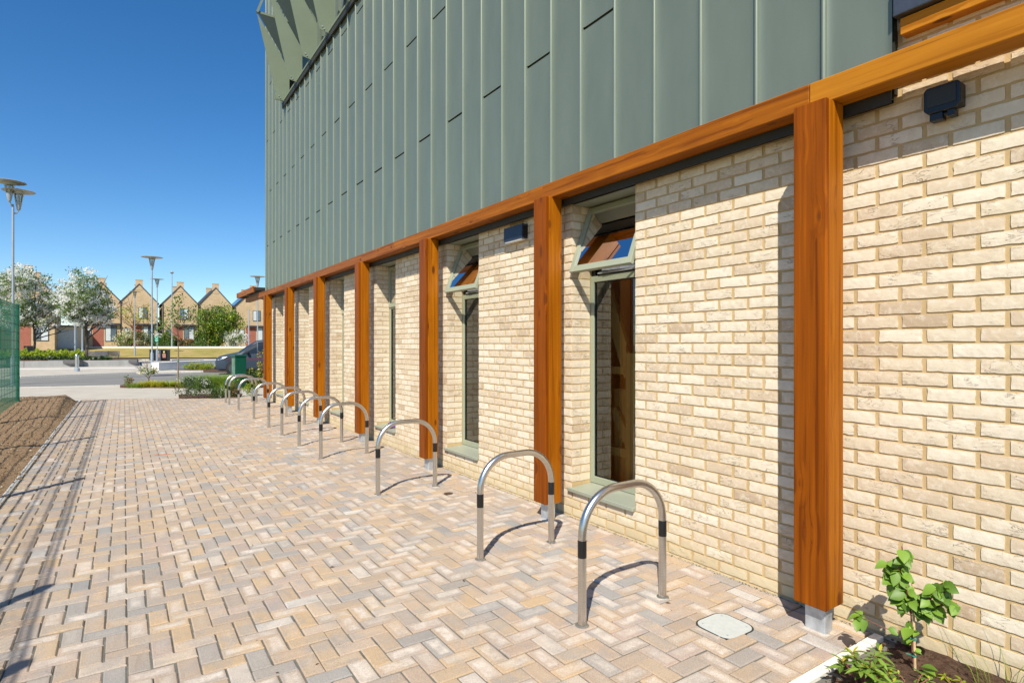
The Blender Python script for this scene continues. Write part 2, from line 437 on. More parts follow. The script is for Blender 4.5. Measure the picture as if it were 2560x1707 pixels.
# ------------------------------------------------------------------ mesh builder
class MB:
    def __init__(s):
        s.V = []; s.F = []; s.MI = []; s.A = []; s.n = 0
    def add(s, verts, faces, mi=0, a=None):
        s.V.append(np.asarray(verts, dtype=float).reshape(-1, 3))
        n = s.n
        if a is None: a = (random.random(), random.random(), random.random())
        for f in faces:
            s.F.append([i + n for i in f]); s.MI.append(mi); s.A.append(a)
        s.n += len(s.V[-1])
        return s
    def box(s, x0, x1, y0, y1, z0, z1, mi=0, mat=None, a=None):
        v = [(x0, y0, z0), (x1, y0, z0), (x1, y1, z0), (x0, y1, z0), (x0, y0, z1), (x1, y0, z1), (x1, y1, z1), (x0, y1, z1)]
        if mat is not None: v = [tuple(mat @ Vector(p)) for p in v]
        f = [(0, 3, 2, 1), (4, 5, 6, 7), (0, 1, 5, 4), (1, 2, 6, 5), (2, 3, 7, 6), (3, 0, 4, 7)]
        return s.add(v, f, mi, a)
    def bar(s, a, b, w, h=None, up=Vector((0, 0, 1)), mi=0):
        a = Vector(a); b = Vector(b); h = h or w
        d = (b - a); L = d.length; d.normalize()
        side = d.cross(up)
        if side.length < 1e-5: side = d.cross(Vector((1, 0, 0)))
        side.normalize(); u2 = side.cross(d)
        mt = Matrix((side, d, u2)).transposed().to_4x4(); mt.translation = a
        return s.box(-w / 2, w / 2, 0, L, -h / 2, h / 2, mi, mt)
    def prism(s, poly, z0, z1, mi=0, mat=None):
        n = len(poly)
        v = [(p[0], p[1], z0) for p in poly] + [(p[0], p[1], z1) for p in poly]
        if mat is not None: v = [tuple(mat @ Vector(p)) for p in v]
        f = [tuple(range(n - 1, -1, -1)), tuple(range(n, 2 * n))] + [(i, (i + 1) % n, n + (i + 1) % n, n + i) for i in range(n)]
        return s.add(v, f, mi)
    def tube(s, path, r, n=12, mi=0, caps=True):
        path = [Vector(p) for p in path]
        rr = r if hasattr(r, '__len__') else [r] * len(path)
        vs = []; prev = None
        for i, p in enumerate(path):
            d = (path[min(i + 1, len(path) - 1)] - path[max(i - 1, 0)]).normalized()
            if prev is None:
                up = Vector((0, 0, 1)) if abs(d.z) < 0.9 else Vector((0, 1, 0))
                sd = d.cross(up).normalized()
            else:
                sd = (prev - d * prev.dot(d)).normalized()
            prev = sd; u2 = sd.cross(d)
            for k in range(n):
                t = 2 * math.pi * k / n
                vs.append(tuple(p + (sd * math.cos(t) + u2 * math.sin(t)) * rr[i]))
        f = []
        for i in range(len(path) - 1):
            for k in range(n):
                k2 = (k + 1) % n
                f.append((i * n + k, i * n + k2, (i + 1) * n + k2, (i + 1) * n + k))
        if caps:
            f.append(tuple(range(n - 1, -1, -1))); b = (len(path) - 1) * n
            f.append(tuple(range(b, b + n)))
        return s.add(vs, f, mi)
    def lathe(s, prof, c=(0, 0, 0), n=24, mi=0):
        vs = []
        for r, z in prof:
            for k in range(n):
                t = 2 * math.pi * k / n
                vs.append((c[0] + r * math.cos(t), c[1] + r * math.sin(t), c[2] + z))
        f = []
        for i in range(len(prof) - 1):
            for k in range(n):
                k2 = (k + 1) % n
                f.append((i * n + k, i * n + k2, (i + 1) * n + k2, (i + 1) * n + k))
        f.append(tuple(range(n - 1, -1, -1))); b = (len(prof) - 1) * n
        f.append(tuple(range(b, b + n)))
        return s.add(vs, f, mi)
    def build(s, name, mats, parent=None, smooth=False, bevel=0, loc=None, angle=40):
        me = bpy.data.meshes.new(name)
        V = np.concatenate(s.V) if s.V else np.zeros((0, 3))
        cen = None
        if loc is not None:
            V = V - np.array(loc)
        me.from_pydata(V.tolist(), [], s.F)
        if not isinstance(mats, (list, tuple)): mats = [mats]
        for m in mats: me.materials.append(m)
        me.polygons.foreach_set("material_index", s.MI)
        at = me.attributes.new("rnd", 'FLOAT_VECTOR', 'FACE')
        at.data.foreach_set("vector", np.array(s.A, dtype=np.float32).ravel())
        if smooth:
            me.polygons.foreach_set("use_smooth", [True] * len(me.polygons))
        me.update()
        o = bpy.data.objects.new(name, me); COL.objects.link(o)
        if loc is not None: o.location = loc
        if parent is not None:
            o.parent = parent
            if loc is None:
                # mesh given in world coordinates: keep it there
                o.matrix_parent_inverse = PM(parent).inverted()
        if bevel:
            b = o.modifiers.new("bevel", 'BEVEL'); b.width = bevel; b.segments = 2; b.limit_method = 'ANGLE'
        if smooth and angle:
            e = o.modifiers.new("edges", 'EDGE_SPLIT'); e.split_angle = rad(angle)
        return o
def PM(o):
    m = Matrix.LocRotScale(o.location, o.rotation_euler, o.scale)
    if o.parent is not None: m = PM(o.parent) @ o.matrix_parent_inverse @ m
    return m
def tag(o, label=None, cat=None, group=None, kind=None):
    if label: o["label"] = label
    if cat: o["category"] = cat
    if group: o["group"] = group
    if kind: o["kind"] = kind
    return o
def thing(name, label, cat, loc=(0, 0, 0), rz=0.0, group=None):
    o = bpy.data.objects.new(name, None); COL.objects.link(o)
    o.location = loc; o.rotation_euler = (0, 0, rz); o.empty_display_size = 0.2
    return tag(o, label, cat, group)
def local(mb, name, mats, parent, **kw):
    """part whose mesh is given in its parent's own coordinates"""
    o = mb.build(name, mats, None, **kw)
    o.parent = parent
    return o
def copy_tree(o, parent=None):
    c = o.copy(); COL.objects.link(c)
    if parent is not None: c.parent = parent
    for ch in [x for x in bpy.data.objects if x.parent == o]:
        copy_tree(ch, c)
    return c

# ------------------------------------------------------------------ ground
def flat(name, pts, z, mat, thick=0.0):
    mb = MB()
    if thick: mb.prism([(p[0], p[1]) for p in pts], z - thick, z)
    else: mb.add([(p[0], p[1], z) for p in pts], [tuple(range(len(pts)))])
    o = mb.build(name, mat)
    # face up
    tag(o, kind="structure")
    return o
mb = MB()
Fs = [-60, -10, 0, 20, 40, 55, 62, 64, 66, 68, 70, 72, 74, 76, 78, 82, 100, 150, 300, 600, 1200]
Rs_ = [-900, -400, -200, -100, -60, -40, -20, 0, 20, 60, 150, 400, 900]
vv = []
for F in Fs:
    for R in Rs_:
        p = FR(F, R); vv.append((p.x, p.y, ground_h(F) - 0.13))
ff = []
for i in range(len(Fs) - 1):
    for j in range(len(Rs_) - 1):
        a = i * len(Rs_) + j
        ff.append((a, a + 1, a + 1 + len(Rs_), a + len(Rs_)))
mb.add(vv, ff)
tag(mb.build("ground", M['grass_dry']), kind="structure")

# grass bank in front of the houses, its own sheet 10 cm above the base ground
def bank(name, F0, F1, u0, u1, mat, dz):
    mb = MB(); vv = []; ff = []
    steps = np.linspace(F0, F1, 9); us = np.linspace(u0, u1, 25)
    for F in steps:
        for u in us:
            p = P(u, F); vv.append((p.x, p.y, ground_h(F) + dz))
    for i in range(8):
        for j in range(24):
            a = i * 25 + j; ff.append((a, a + 1, a + 26, a + 25))
    mb.add(vv, ff)
    return tag(mb.build(name, mat, smooth=True, angle=0), kind="structure")
bank("lawn", 63.5, 78.2, -900, 1500, M['grass_dry'], 0.02)
# road, far pavement, near pavement
flat("road", [G(-700, 990, -0.1), G(50, 967, -0.1), G(287, 962, -0.1), G(600, 949, -0.1), G(1000, 940, -0.1), G(1000, 915, -0.1), G(555, 922, -0.1), G(340, 927, -0.1), G(50, 937, -0.1), G(-700, 955, -0.1)], -0.1, M['asphalt'])
def kerbline(name, pts, w, z0, z1, mat):
    mb = MB()
    for a, b in zip(pts[:-1], pts[1:]):
        d = Vector((b[0] - a[0], b[1] - a[1], 0)); L = d.length; d.normalize()
        n = Vector((-d.y, d.x, 0)) * w / 2
        k = max(1, int(L / 0.9))
        for i in range(k):
            p = Vector((a[0], a[1], 0)) + d * (L * i / k + 0.004); q = Vector((a[0], a[1], 0)) + d * (L * (i + 1) / k - 0.004)
            jz = random.uniform(-0.002, 0.002)
            mb.prism([tuple((p - n)[:2]), tuple((q - n)[:2]), tuple((q + n)[:2]), tuple((p + n)[:2])], z0, z1 + jz)
    return tag(mb.build(name, mat, bevel=0.008), kind="structure")
FARK = [G(-700, 955), G(50, 941), G(340, 929.7), G(555, 925), G(1000, 917)]
NEARK = [G(-700, 990), G(50, 968), G(287, 963), G(600, 951), G(1000, 942)]
flat("far_pavement", [FARK[0], FARK[1], FARK[2], FARK[3], FARK[4], P(1000, 60), P(-900, 60)], 0.0, M['concrete'], 0.12)
flat("plaza_paving", [P(-900, 60.02), P(1200, 60.02), P(1200, 63.5), P(-900, 63.5)], 0.01, M['concrete'], 0.11)
# a paler line of slabs along the far kerb
mbk = MB()
kerbline("far_kerb", FARK, 0.15, -0.12, 0.012, M['kerb'])
kerbline("near_kerb", NEARK, 0.15, -0.12, 0.006, M['kerb'])
kerbline("pavement_band", [G(-300, 927), G(60, 922.5), G(340, 919.5)], 0.5, -0.05, 0.006, M['whiteconc'])
PAVE_END = [(-1.2, 20.85), (3.5, 18.75)]
NP = [(-14, 22), (-2.6, 19.2), (-1.05, 20.3), (-0.95, 20.6), (3.5, 18.55), (9, 17.9)]
flat("pavement", NP + [tuple(NEARK[4][:2]), tuple(NEARK[3][:2]), tuple(NEARK[2][:2]), tuple(NEARK[1][:2]), tuple(NEARK[0][:2])], -0.004, M['concrete'], 0.12)

# block paving laid in herringbone: every block its own chamfered shape in one mesh
KX = -1.0; WX = 3.42
flat("paving_bed", [(KX - 0.3, -4), (WX - 0.002, -4), (WX - 0.002, 18.9), (KX - 0.3, 20.9)], -0.0075, M['joint'], 0.1)
BLOOM = []
def block(mb, x0, x1, y0, y1, kind=0):
    g = 0.0032; c = 0.006; e = 0.030
    x0 += g; x1 -= g; y0 += g; y1 -= g
    z = random.gauss(0, 0.0014); tx = random.gauss(0, 0.0008); ty = random.gauss(0, 0.0008)
    jx = random.gauss(0, 0.0012); jy = random.gauss(0, 0.0012)
    x0 += jx; x1 += jx; y0 += jy; y1 += jy
    v = [(x0, y0, -0.03), (x1, y0, -0.03), (x1, y1, -0.03), (x0, y1, -0.03),
         (x0, y0, z - 0.006), (x1, y0, z - 0.006), (x1, y1, z - 0.006), (x0, y1, z - 0.006),
         (x0 + c, y0 + c, z - tx - ty), (x1 - c, y0 + c, z + tx - ty), (x1 - c, y1 - c, z + tx + ty), (x0 + c, y1 - c, z - tx + ty)]
    ee = [random.uniform(.6, 1.3) * e for _ in range(8)]
    v += [(x0 + ee[0], y0 + ee[1], z - tx - ty + .0004), (x1 - ee[2], y0 + ee[3], z + tx - ty + .0004), (x1 - ee[4], y1 - ee[5], z + tx + ty + .0004), (x0 + ee[6], y1 - ee[7], z - tx + ty + .0004)]
    side = [(i, (i + 1) % 4, 4 + (i + 1) % 4, 4 + i) for i in range(4)] + [(4 + i, 4 + (i + 1) % 4, 8 + (i + 1) % 4, 8 + i) for i in range(4)]
    ring = [(8 + i, 8 + (i + 1) % 4, 12 + (i + 1) % 4, 12 + i) for i in range(4)]
    r = random.random(); q = random.random()
    # many blocks carry a pale bloom worn into the middle of the face
    near = max(0.0, min(1.0, (x0 + 0.3) / 2.0)) * max(0.0, min(1.0, (8.5 - y0) / 4.0))
    bl = (random.uniform(.45, .95) if random.random() < .12 + .5 * near else random.uniform(0, .18))
    n = mb.n
    mb.add(v, side, 0, (r, q, 0.0))
    for f in ring: mb.F.append([i + n for i in f]); mb.MI.append(0); mb.A.append((r, q, bl * .12))
    BLOOM.extend([0.0] * 12 + [bl] * 4)
    mb.F.append([12 + n, 13 + n, 14 + n, 15 + n]); mb.MI.append(0); mb.A.append((r, q, bl))
COVER = (2.74, 3.02, 1.83, 2.13)
def allowed(x0, x1, y0, y1):
    cx = (x0 + x1) / 2; cy = (y0 + y1) / 2
    if cx < KX + 0.02: return False
    yend = PAVE_END[0][1] + (cx - PAVE_END[0][0]) * (PAVE_END[1][1] - PAVE_END[0][1]) / (PAVE_END[1][0] - PAVE_END[0][0])
    if cy > yend: return False
    if x1 > 2.0 and y0 < 1.53: return False
    return True
mb = MB()
u = 0.1
XMAX = 3.315
ox = XMAX - 46 * u
for i in range(-2, 60):
    for j in range(-30, 225):
        k = (i - j) % 4
        x = ox + i * u; y = 1.53 + j * u
        if k == 0: r = [x, x + 2 * u, y, y + u]
        elif k == 3: r = [x, x + u, y, y + 2 * u]
        else: continue
        if r[0] > XMAX - 0.01: continue
        r[1] = min(r[1], XMAX); r[0] = max(r[0], KX + 0.01)
        if r[1] - r[0] < 0.03: continue
        if r[3] > 1.5 and r[2] < 1.53 and r[1] > 2.0: r[2] = 1.53
        if r[2] > r[3] - 0.03: continue
        if allowed(*r): block(mb, *r)
for j in range(-20, 95):
    y = 1.53 + j * 0.2
    if y > 1.5 and y + .2 < 18.8: block(mb, XMAX, XMAX + 0.098, y, y + 0.2)
pv = mb.build("block_paving", M['paver'])
at = pv.data.attributes.new("bloom", 'FLOAT', 'POINT'); at.data.foreach_set("value", np.array(BLOOM, dtype=np.float32))
tag(pv, kind="structure")
# edging of the planted strip on the left
kerbline("edging_kerb", [(KX - 0.03, -3), (KX - 0.03, 20.35)], 0.05, -0.05, 0.012, M['kerb'])
kerbline("bed_kerb", [(1.95, 1.487), (WX - 0.03, 1.487)], 0.05, -0.05, 0.018, M['kerbwhite'])
kerbline("bed_return_kerb", [(-2.0, 19.3), (-1.05, 20.3)], 0.08, -0.05, 0.02, M['kerb'])

def rough_sheet(name, x0, x1, y0, y1, step, zf, mat, amp, kind="structure"):
    nx = int((x1 - x0) / step) + 1; ny = int((y1 - y0) / step) + 1
    X, Y = np.meshgrid(np.linspace(x0, x1, nx), np.linspace(y0, y1, ny))
    base = np.vectorize(zf)(X, Y)
    nz = RS.rand(ny, nx) * amp
    big = RS.rand(ny // 6 + 2, nx // 6 + 2)
    yi = np.linspace(0, big.shape[0] - 1.001, ny); xi = np.linspace(0, big.shape[1] - 1.001, nx)
    y0i = yi.astype(int); x0i = xi.astype(int); fy = (yi - y0i)[:, None]; fx = (xi - x0i)[None, :]
    B = (big[y0i][:, x0i] * (1 - fy) * (1 - fx) + big[y0i + 1][:, x0i] * fy * (1 - fx) + big[y0i][:, x0i + 1] * (1 - fy) * fx + big[y0i + 1][:, x0i + 1] * fy * fx)
    Z = base + nz + B * amp * 2.0
    V = np.stack([X, Y, Z], -1).reshape(-1, 3)
    f = []
    for j in range(ny - 1):
        for i in range(nx - 1):
            a = j * nx + i; f.append((a, a + 1, a + nx + 1, a + nx))
    m = MB(); m.add(V, f)
    o = m.build(name, mat, smooth=True, angle=0)
    tag(o, kind=kind)
    return o
def soil_z(x, y):
    e = min(1.0, max(0.0, (KX - 0.06 - x) / 0.25))
    far = max(0.0, min(1.0, (y - 14) / 5.0))
    return -0.03 + 0.04 * e + 0.16 * far * e
rough_sheet("planting_soil", -2.6, KX - 0.055, 1.0, 19.9, 0.055, soil_z, M['soil_dry'], 0.018)
rough_sheet("corner_bed_soil", 1.2, WX - 0.004, -1.0, 1.457, 0.03, lambda x, y: -0.03 + 0.03 * min(1, (1.46 - y) / .2), M['soil_dark'], 0.012)
def stones(name, n, x0, x1, y0, y1, zf, smin, smax, mat, kind="stuff"):
    m = MB()
    ico = [(0, 0, 1), (0.9, 0, 0.4), (0.28, 0.85, 0.45), (-0.72, 0.53, 0.4), (-0.72, -0.53, 0.45), (0.28, -0.85, 0.4), (0.7, 0.5, -.4), (-.3, .85, -.4), (-.9, 0, -.4), (-.3, -.85, -.4), (.7, -.5, -.4)]
    fc = [(0, 1, 2), (0, 2, 3), (0, 3, 4), (0, 4, 5), (0, 5, 1), (1, 6, 2), (2, 7, 3), (3, 8, 4), (4, 9, 5), (5, 10, 1), (2, 6, 7), (3, 7, 8), (4, 8, 9), (5, 9, 10), (1, 10, 6)]
    for _ in range(n):
        x = random.uniform(x0, x1); y = random.uniform(y0, y1); s = random.uniform(smin, smax) * random.uniform(.5, 1)
        sx, sy, sz = s * random.uniform(.7, 1.2), s * random.uniform(.7, 1.2), s * random.uniform(.4, .8)
        t = random.uniform(0, 6.3); z = zf(x, y)
        v = []
        for p in ico:
            px, py, pz = p[0] * sx * random.uniform(.85, 1.15), p[1] * sy * random.uniform(.85, 1.15), p[2] * sz
            v.append((x + px * math.cos(t) - py * math.sin(t), y + px * math.sin(t) + py * math.cos(t), z + pz + sz * .3))
        m.add(v, fc)
    return tag(m.build(name, mat), kind=kind)
stones("soil_clods", 4200, -2.3, KX + 0.02, 4.0, 19.6, lambda x, y: max(soil_z(x, y) + 0.03, 0.014 if x > KX - .06 else -1), 0.006, 0.022, M['soil_dry'])
stones("pebbles", 500, -2.3, KX + 0.05, 4.0, 19.6, lambda x, y: soil_z(x, y) + 0.03, 0.006, 0.02, M['stone'])
stones("bark_chips", 1400, 1.9, WX - 0.03, 0.4, 1.44, lambda x, y: 0.015, 0.003, 0.012, M['soil_dark'])
stones("joint_grit", 1500, KX, WX - 0.02, 1.6, 7, lambda x, y: 0.0, 0.0012, 0.0028, M['joint'])
stones("wall_foot_grit", 900, WX - 0.03, WX - 0.005, 1.55, 9, lambda x, y: 0.0, 0.003, 0.007, M['joint'])

# ------------------------------------------------------------------ the main building
building = thing("building", "long building with pale brick ground floor, green metal cladding above and orange timber posts", "building", (WX, 9.0, 0))
ZT = 2.868
Y_END = 17.56
WIN0 = 3.31; BAY = 2.475; WW = 0.795; REV = 0.225
wins = [(WIN0 + BAY * k, WIN0 + BAY * k + WW) for k in range(6)]

def brick_face(mb, org, ux, w, h, n, nu, nv, jit, lift, a):
    """rugged brick face: org lower-left corner, ux run direction, n outward normal"""
    us = np.linspace(0, w, nu); vs = np.linspace(0, h, nv)
    V = []
    rag = jit
    for j, v in enumerate(vs):
        for i, uu in enumerate(us):
            du = dv = 0.0
            ed = i in (0, nu - 1) or j in (0, nv - 1)
            if i == 0: du = abs(random.gauss(0, rag))
            if i == nu - 1: du = -abs(random.gauss(0, rag))
            if j == 0: dv = abs(random.gauss(0, rag))
            if j == nv - 1: dv = -abs(random.gauss(0, rag))
            l = lift * (0.8 if ed else 1.0) + random.gauss(0, lift * 0.05)
            p = org + ux * (uu + du) + Vector((0, 0, v + dv)) + n * l
            V.append(tuple(p))
    f = []
    for j in range(nv - 1):
        for i in range(nu - 1):
            q = j * nu + i; f.append((q, q + 1, q + nu + 1, q + nu))
    # rim back to the mortar bed
    ring = [i for i in range(nu)] + [j * nu + nu - 1 for j in range(1, nv)] + [(nv - 1) * nu + i for i in range(nu - 2, -1, -1)] + [j * nu for j in range(nv - 2, 0, -1)]
    b0 = len(V)
    for r in ring:
        V.append(tuple(Vector(V[r]) - n * (lift + 0.012)))
    m = len(ring)
    for k in range(m):
        k2 = (k + 1) % m
        f.append((ring[k2], ring[k], b0 + k, b0 + k2))
    mb.add(V, f, 0, a)

mb = MB(); mm = MB()
NX = Vector((-1, 0, 0)); UY = Vector((0, 1, 0))
def in_window(y0, y1):
    for a, b in wins:
        if y0 > a - 0.03 and y1 < b + 0.03: return True
    return False
def courses(z_top, z_bot):
    z = z_top - 0.075
    k = 0
    out = []
    while z > z_bot - 0.075:
        out.append((k, z)); z -= 0.075; k += 1
    return out
def lay_wall(y_lo, y_hi, z_top, z_bot, k0=0):
    for k, z in courses(z_top, z_bot):
        par = (k + k0) % 2
        # joints run from the first window's near jamb
        nmin = int(math.floor((y_lo - WIN0) / 0.225)) - 1
        nmax = int(math.ceil((y_hi - WIN0) / 0.225)) + 1
        for nn in range(nmin, nmax + 1):
            a = WIN0 + nn * 0.225 - (0.1125 if par else 0) ; b = a + 0.215
            a += 0.01
            segs = [(a, b + 0.0)]
            # cut at openings
            for wy0, wy1 in wins:
                ns = []
                for s0, s1 in segs:
                    if z < 0.235 and z + .065 < 0.27: ns.append((s0, s1)); continue
                    if s1 <= wy0 + 0.004 or s0 >= wy1 - 0.004: ns.append((s0, s1)); continue
                    if s0 < wy0: ns.append((s0, wy0))
                    if s1 > wy1: ns.append((wy1, s1))
                segs = ns
            for s0, s1 in segs:
                s0 = max(s0, y_lo); s1 = min(s1, y_hi)
                if s1 - s0 < 0.03: continue
                near = s0 < 6.5
                nu, nv = (9, 4) if near else (4, 2)
                rr = (min(1, max(0, random.gauss(.55, .24))), random.random(), random.random())
                brick_face(mb, Vector((WX, s0, z + random.gauss(0, .0008))), UY, s1 - s0, 0.065, NX, nu, nv, 0.0018 if near else 0.001, 0.0055 if near else .0045, rr)
lay_wall(-2.0, Y_END - 0.1, ZT, -0.06)
# wall above, to the right of the cladding
lay_wall(-2.0, 1.43, ZT + 0.075 * 6, ZT, 0)
# mortar body with real openings and reveals
def mwall(x0, x1, y0, y1, z0, z1): mm.box(x0, x1, y0, y1, z0, z1)
cur = -2.0
DEPTH = WX + 0.30
for a, b in wins:
    mwall(WX + 0.0005, DEPTH, cur, a, -0.08, ZT)
    mwall(WX + 0.0005, DEPTH, a, b, -0.08, 0.235)
    cur = b
mwall(WX + 0.0005, DEPTH, cur, Y_END - 0.1, -0.08, ZT)
mwall(WX + 0.0005, DEPTH, -2.0, 1.43, ZT + 0.001, ZT + 0.45)
# reveal bricks: far jamb (faces the camera) and near jamb
for a, b in wins:
    for k, z in courses(ZT, 0.27):
        if z < 0.26: continue
        rr = (min(1, max(0, random.gauss(.55, .22))), random.random(), random.random())
        spans = [(0.0, 0.102), (0.112, 0.214)] if k % 2 == 0 else [(0.0, 0.214)]
        for s0, s1 in spans:
            brick_face(mb, Vector((WX + s0, b, z)), Vector((1, 0, 0)), s1 - s0, 0.065, Vector((0, -1, 0)), 5, 3, 0.0012, 0.004, (min(1, max(0, random.gauss(.55, .22))), random.random(), random.random()))
            brick_face(mb, Vector((WX + s0, a, z)), Vector((1, 0, 0)), s1 - s0, 0.065, Vector((0, 1, 0)), 3, 2, 0.0012, 0.004, rr)
bw = mm.build("brick_wall", M['mortar'], building)
mb.build("brick_facing", M['brick'], bw)

# cladding
XC = 3.36
def seam_y(k): return 1.762 + 0.4262 * k
cl = MB(); sm = MB(); bk = MB()
TS = [0, .02, .05, .085, .13, .3, .5, .7, .87, .915, .95, .98, 1.0]
def panel(y0, y1, z0, z1, X):
    nu, nv = 12, max(3, int((z1 - z0) / 0.18))
    V = []; f = []
    ph = random.uniform(0, 6.28); ph2 = random.uniform(0, 6.28); am = random.uniform(0.0006, 0.0022); tl = random.gauss(0, 0.0008)
    for j in range(nv + 1):
        z = z0 + (z1 - z0) * j / nv
        for i in range(nu + 1):
            t = i / nu
            t = TS[i]; edge = max(0.0, abs(2 * t - 1) - .74) / .26; edge = edge * edge
            oil = am * math.sin(z * 2.3 + ph) * math.sin(math.pi * t) + am * .6 * math.sin(z * 5.1 + ph2 + t * 3) * math.sin(math.pi * t)
            V.append((X - 0.011 * edge + oil + tl * (t - .5) * 2, y0 + (y1 - y0) * t, z))
    for j in range(nv):
        for i in range(nu):
            a = j * (nu + 1) + i; f.append((a, a + nu + 1, a + nu + 2, a + 1))
    cl.add(V, f, 0)
    # folded lower lip
    cl.add([(X, y0, z0), (X, y1, z0), (X + 0.02, y1, z0 + 0.002), (X + 0.02, y0, z0 + 0.002)], [(0, 1, 2, 3)], 0)
TOP = 7.62
ys = [1.40] + [seam_y(k) for k in range(0, 38)]
ys[-1] = Y_END
ZB = 2.872
def strip(y0, y1, idx, ztop, X=XC, zbot=ZB):
    laps = [4.34 + 2.96 * q for q in range(0, 4)] if idx % 2 == 0 else [5.82 + 2.96 * q for q in range(-1, 4)]
    laps = [l for l in laps if zbot + 0.3 < l < ztop - 0.3]
    zs = [zbot] + laps + [ztop]
    for a, b in zip(zs[:-1], zs[1:]):
        panel(y0 + 0.008, y1 - 0.008, a + (0.024 if a != zbot else 0), b, X + (0.0))
def seam(y, z0, z1, X=XC):
    w = 0.017; d = 0.030
    p = [(X + 0.002, y - w)] + [(X - 0.012 - (d - .012) * math.sin(math.pi * k / 8), y - w * math.cos(math.pi * k / 8) * .85) for k in range(9)] + [(X + 0.002, y + w)]
    V = [(q[0], q[1], z0) for q in p] + [(q[0], q[1], z1) for q in p]
    n = len(p)
    f = [(i, i + 1, n + i + 1, n + i) for i in range(n - 1)] + [tuple(range(n - 1, -1, -1)), tuple(range(n, 2 * n))]
    sm.add(V, f, 0)
for i in range(len(ys) - 1):
    y0, y1 = ys[i], ys[i + 1]
    zt = 11.5 if y0 > 15.2 else TOP
    strip(y0, y1, i + 1, zt)
    if i > 0: seam(y0, ZB, zt)
seam(Y_END - 0.012, ZB, 11.5)
clad = cl.build("metal_cladding", M['zinc'], building, smooth=True, angle=50)
sm.build("standing_seam", M['seam'], clad, smooth=True, angle=50)
bk.box(XC + 0.02, WX + 0.28, 1.41, Y_END - 0.01, ZB + 0.03, TOP - 0.02)
bk.box(XC + 0.02, WX + 0.28, 15.3, Y_END - 0.01, TOP - 0.01, 11.4)
bk.build("cladding_backing", M['darktrim'], clad)
# shadowed trim behind the beam
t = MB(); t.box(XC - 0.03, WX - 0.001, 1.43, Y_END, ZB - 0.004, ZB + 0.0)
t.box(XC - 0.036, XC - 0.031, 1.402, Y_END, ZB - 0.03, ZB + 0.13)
t.build("drip_trim", M['darktrim'], building)
# body of the building behind (roof, end wall, rooms)
b = MB()
b.box(WX + 0.31, 12, 17.2, Y_END - 0.1, -0.05, 11.3)
b.box(WX + 0.31, 12, -2.0, 17.2, 7.3, 7.5)
b.box(11.7, 12, -2.0, 17.2, -0.05, 7.3)
b.box(WX + 0.31, 11.7, -2.0, -1.8, -0.05, 7.3)
b.build("rear_wall", M['zinc'], building)
b = MB()
b.box(WX + 0.31, 11.6, -1.7, 17.1, -0.06, 0.02)
b.build("room_floor", M['roomfloor'], building)
b = MB()
b.box(WX + 0.31, 11.6, -1.7, 17.1, 2.90, 3.0)
b.build("room_ceiling", M['plaster'], building)
b = MB()
b.box(6.4, 6.5, -1.7, 17.1, 0.03, 2.89)
for k in range(6):
    y = 2.3 + BAY * k
    b.box(WX + 0.31, 6.39, y, y + 0.1, 0.03, 2.89)
b.build("room_partition", M['plaster'], building)

# upper terrace: coping and angled screen fins
c = MB()
c.box(XC - 0.075, XC + 0.30, 4.0, 15.32, TOP + 0.0, TOP + 0.045)
c.build("coping", M['fin'], building, bevel=0.006)
c = MB(); c.box(XC - 0.06, XC - 0.035, 4.0, 15.3, TOP - 0.10, TOP - 0.002); c.build("coping_drip", M['darktrim'], building)
for i in range(26):
    y0 = 4.4 + i * 0.42
    c = None
rc = MB()
rc.box(4.0, 4.05, 4.0, 15.3, TOP + 0.05, 11.3)
for i in range(27): rc.box(3.96, 4.0, 4.05 + i * 0.42, 4.08 + i * 0.42, TOP + 0.05, 11.3)
rc.build("terrace_wall", M['zinc'], building)
def fin(Yf, first):
    t = 0.012
    f1 = MB()
    poly = [(3.12, 7.63), (3.33, 7.60), (3.42, 7.72), (3.42, 8.39), (2.67, 9.58)]
    def ypos(z): return Yf
    V = [(p[0], ypos(p[1]), p[1]) for p in poly] + [(p[0], ypos(p[1]) + t, p[1]) for p in poly]
    n = 5
    F_ = [tuple(range(n - 1, -1, -1)), tuple(range(n, 2 * n))] + [(i, (i + 1) % n, n + (i + 1) % n, n + i) for i in range(n)]
    f1.add(V, F_)
    # the folded-over upper leaf, leaning back over the terrace
    Q = [(3.42, ypos(8.39) + t, 8.39), (2.67, ypos(9.58) + t, 9.58), (3.62, ypos(9.58) - 0.42, 9.58)]
    o = f1.build("screen_fin", M['fin'], building)
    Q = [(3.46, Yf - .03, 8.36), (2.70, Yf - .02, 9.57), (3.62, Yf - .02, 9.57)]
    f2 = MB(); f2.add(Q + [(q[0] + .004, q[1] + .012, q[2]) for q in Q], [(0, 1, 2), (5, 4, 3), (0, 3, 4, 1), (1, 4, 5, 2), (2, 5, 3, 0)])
    f2.build("painted_shade_leaf", M['finshade'], o)  # folded leaf painted dark green to stand in for its shade
    up = MB()
    U = [(2.67, Yf, 9.60), (2.74, Yf, 9.60), (3.02, Yf, 11.2), (2.30, Yf, 11.2)]
    up.add(U + [(q[0], q[1] + t, q[2]) for q in U], [(0, 1, 2, 3), (7, 6, 5, 4), (0, 4, 5, 1), (1, 5, 6, 2), (2, 6, 7, 3), (3, 7, 4, 0)])
    if not first: up.build("upper_blade", M['fin'], o)
    bl = MB()
    for (bx, bz) in ((3.17, 7.70), (3.20, 7.66)):
        bl.tube([(bx, Yf + 0.004, bz), (bx, Yf - 0.012, bz)], 0.014, 8)
    bl.build("bolt", M['galv'], o)
for k in range(7):
    fin(15.04 - 1.255 * k, k == 0)
c = MB()
c.bar((2.67, 15.03, 9.60), (3.35, 15.03, 11.6), 0.05)
c.bar((3.08, 15.03, 9.62), (3.76, 15.03, 11.6), 0.05)
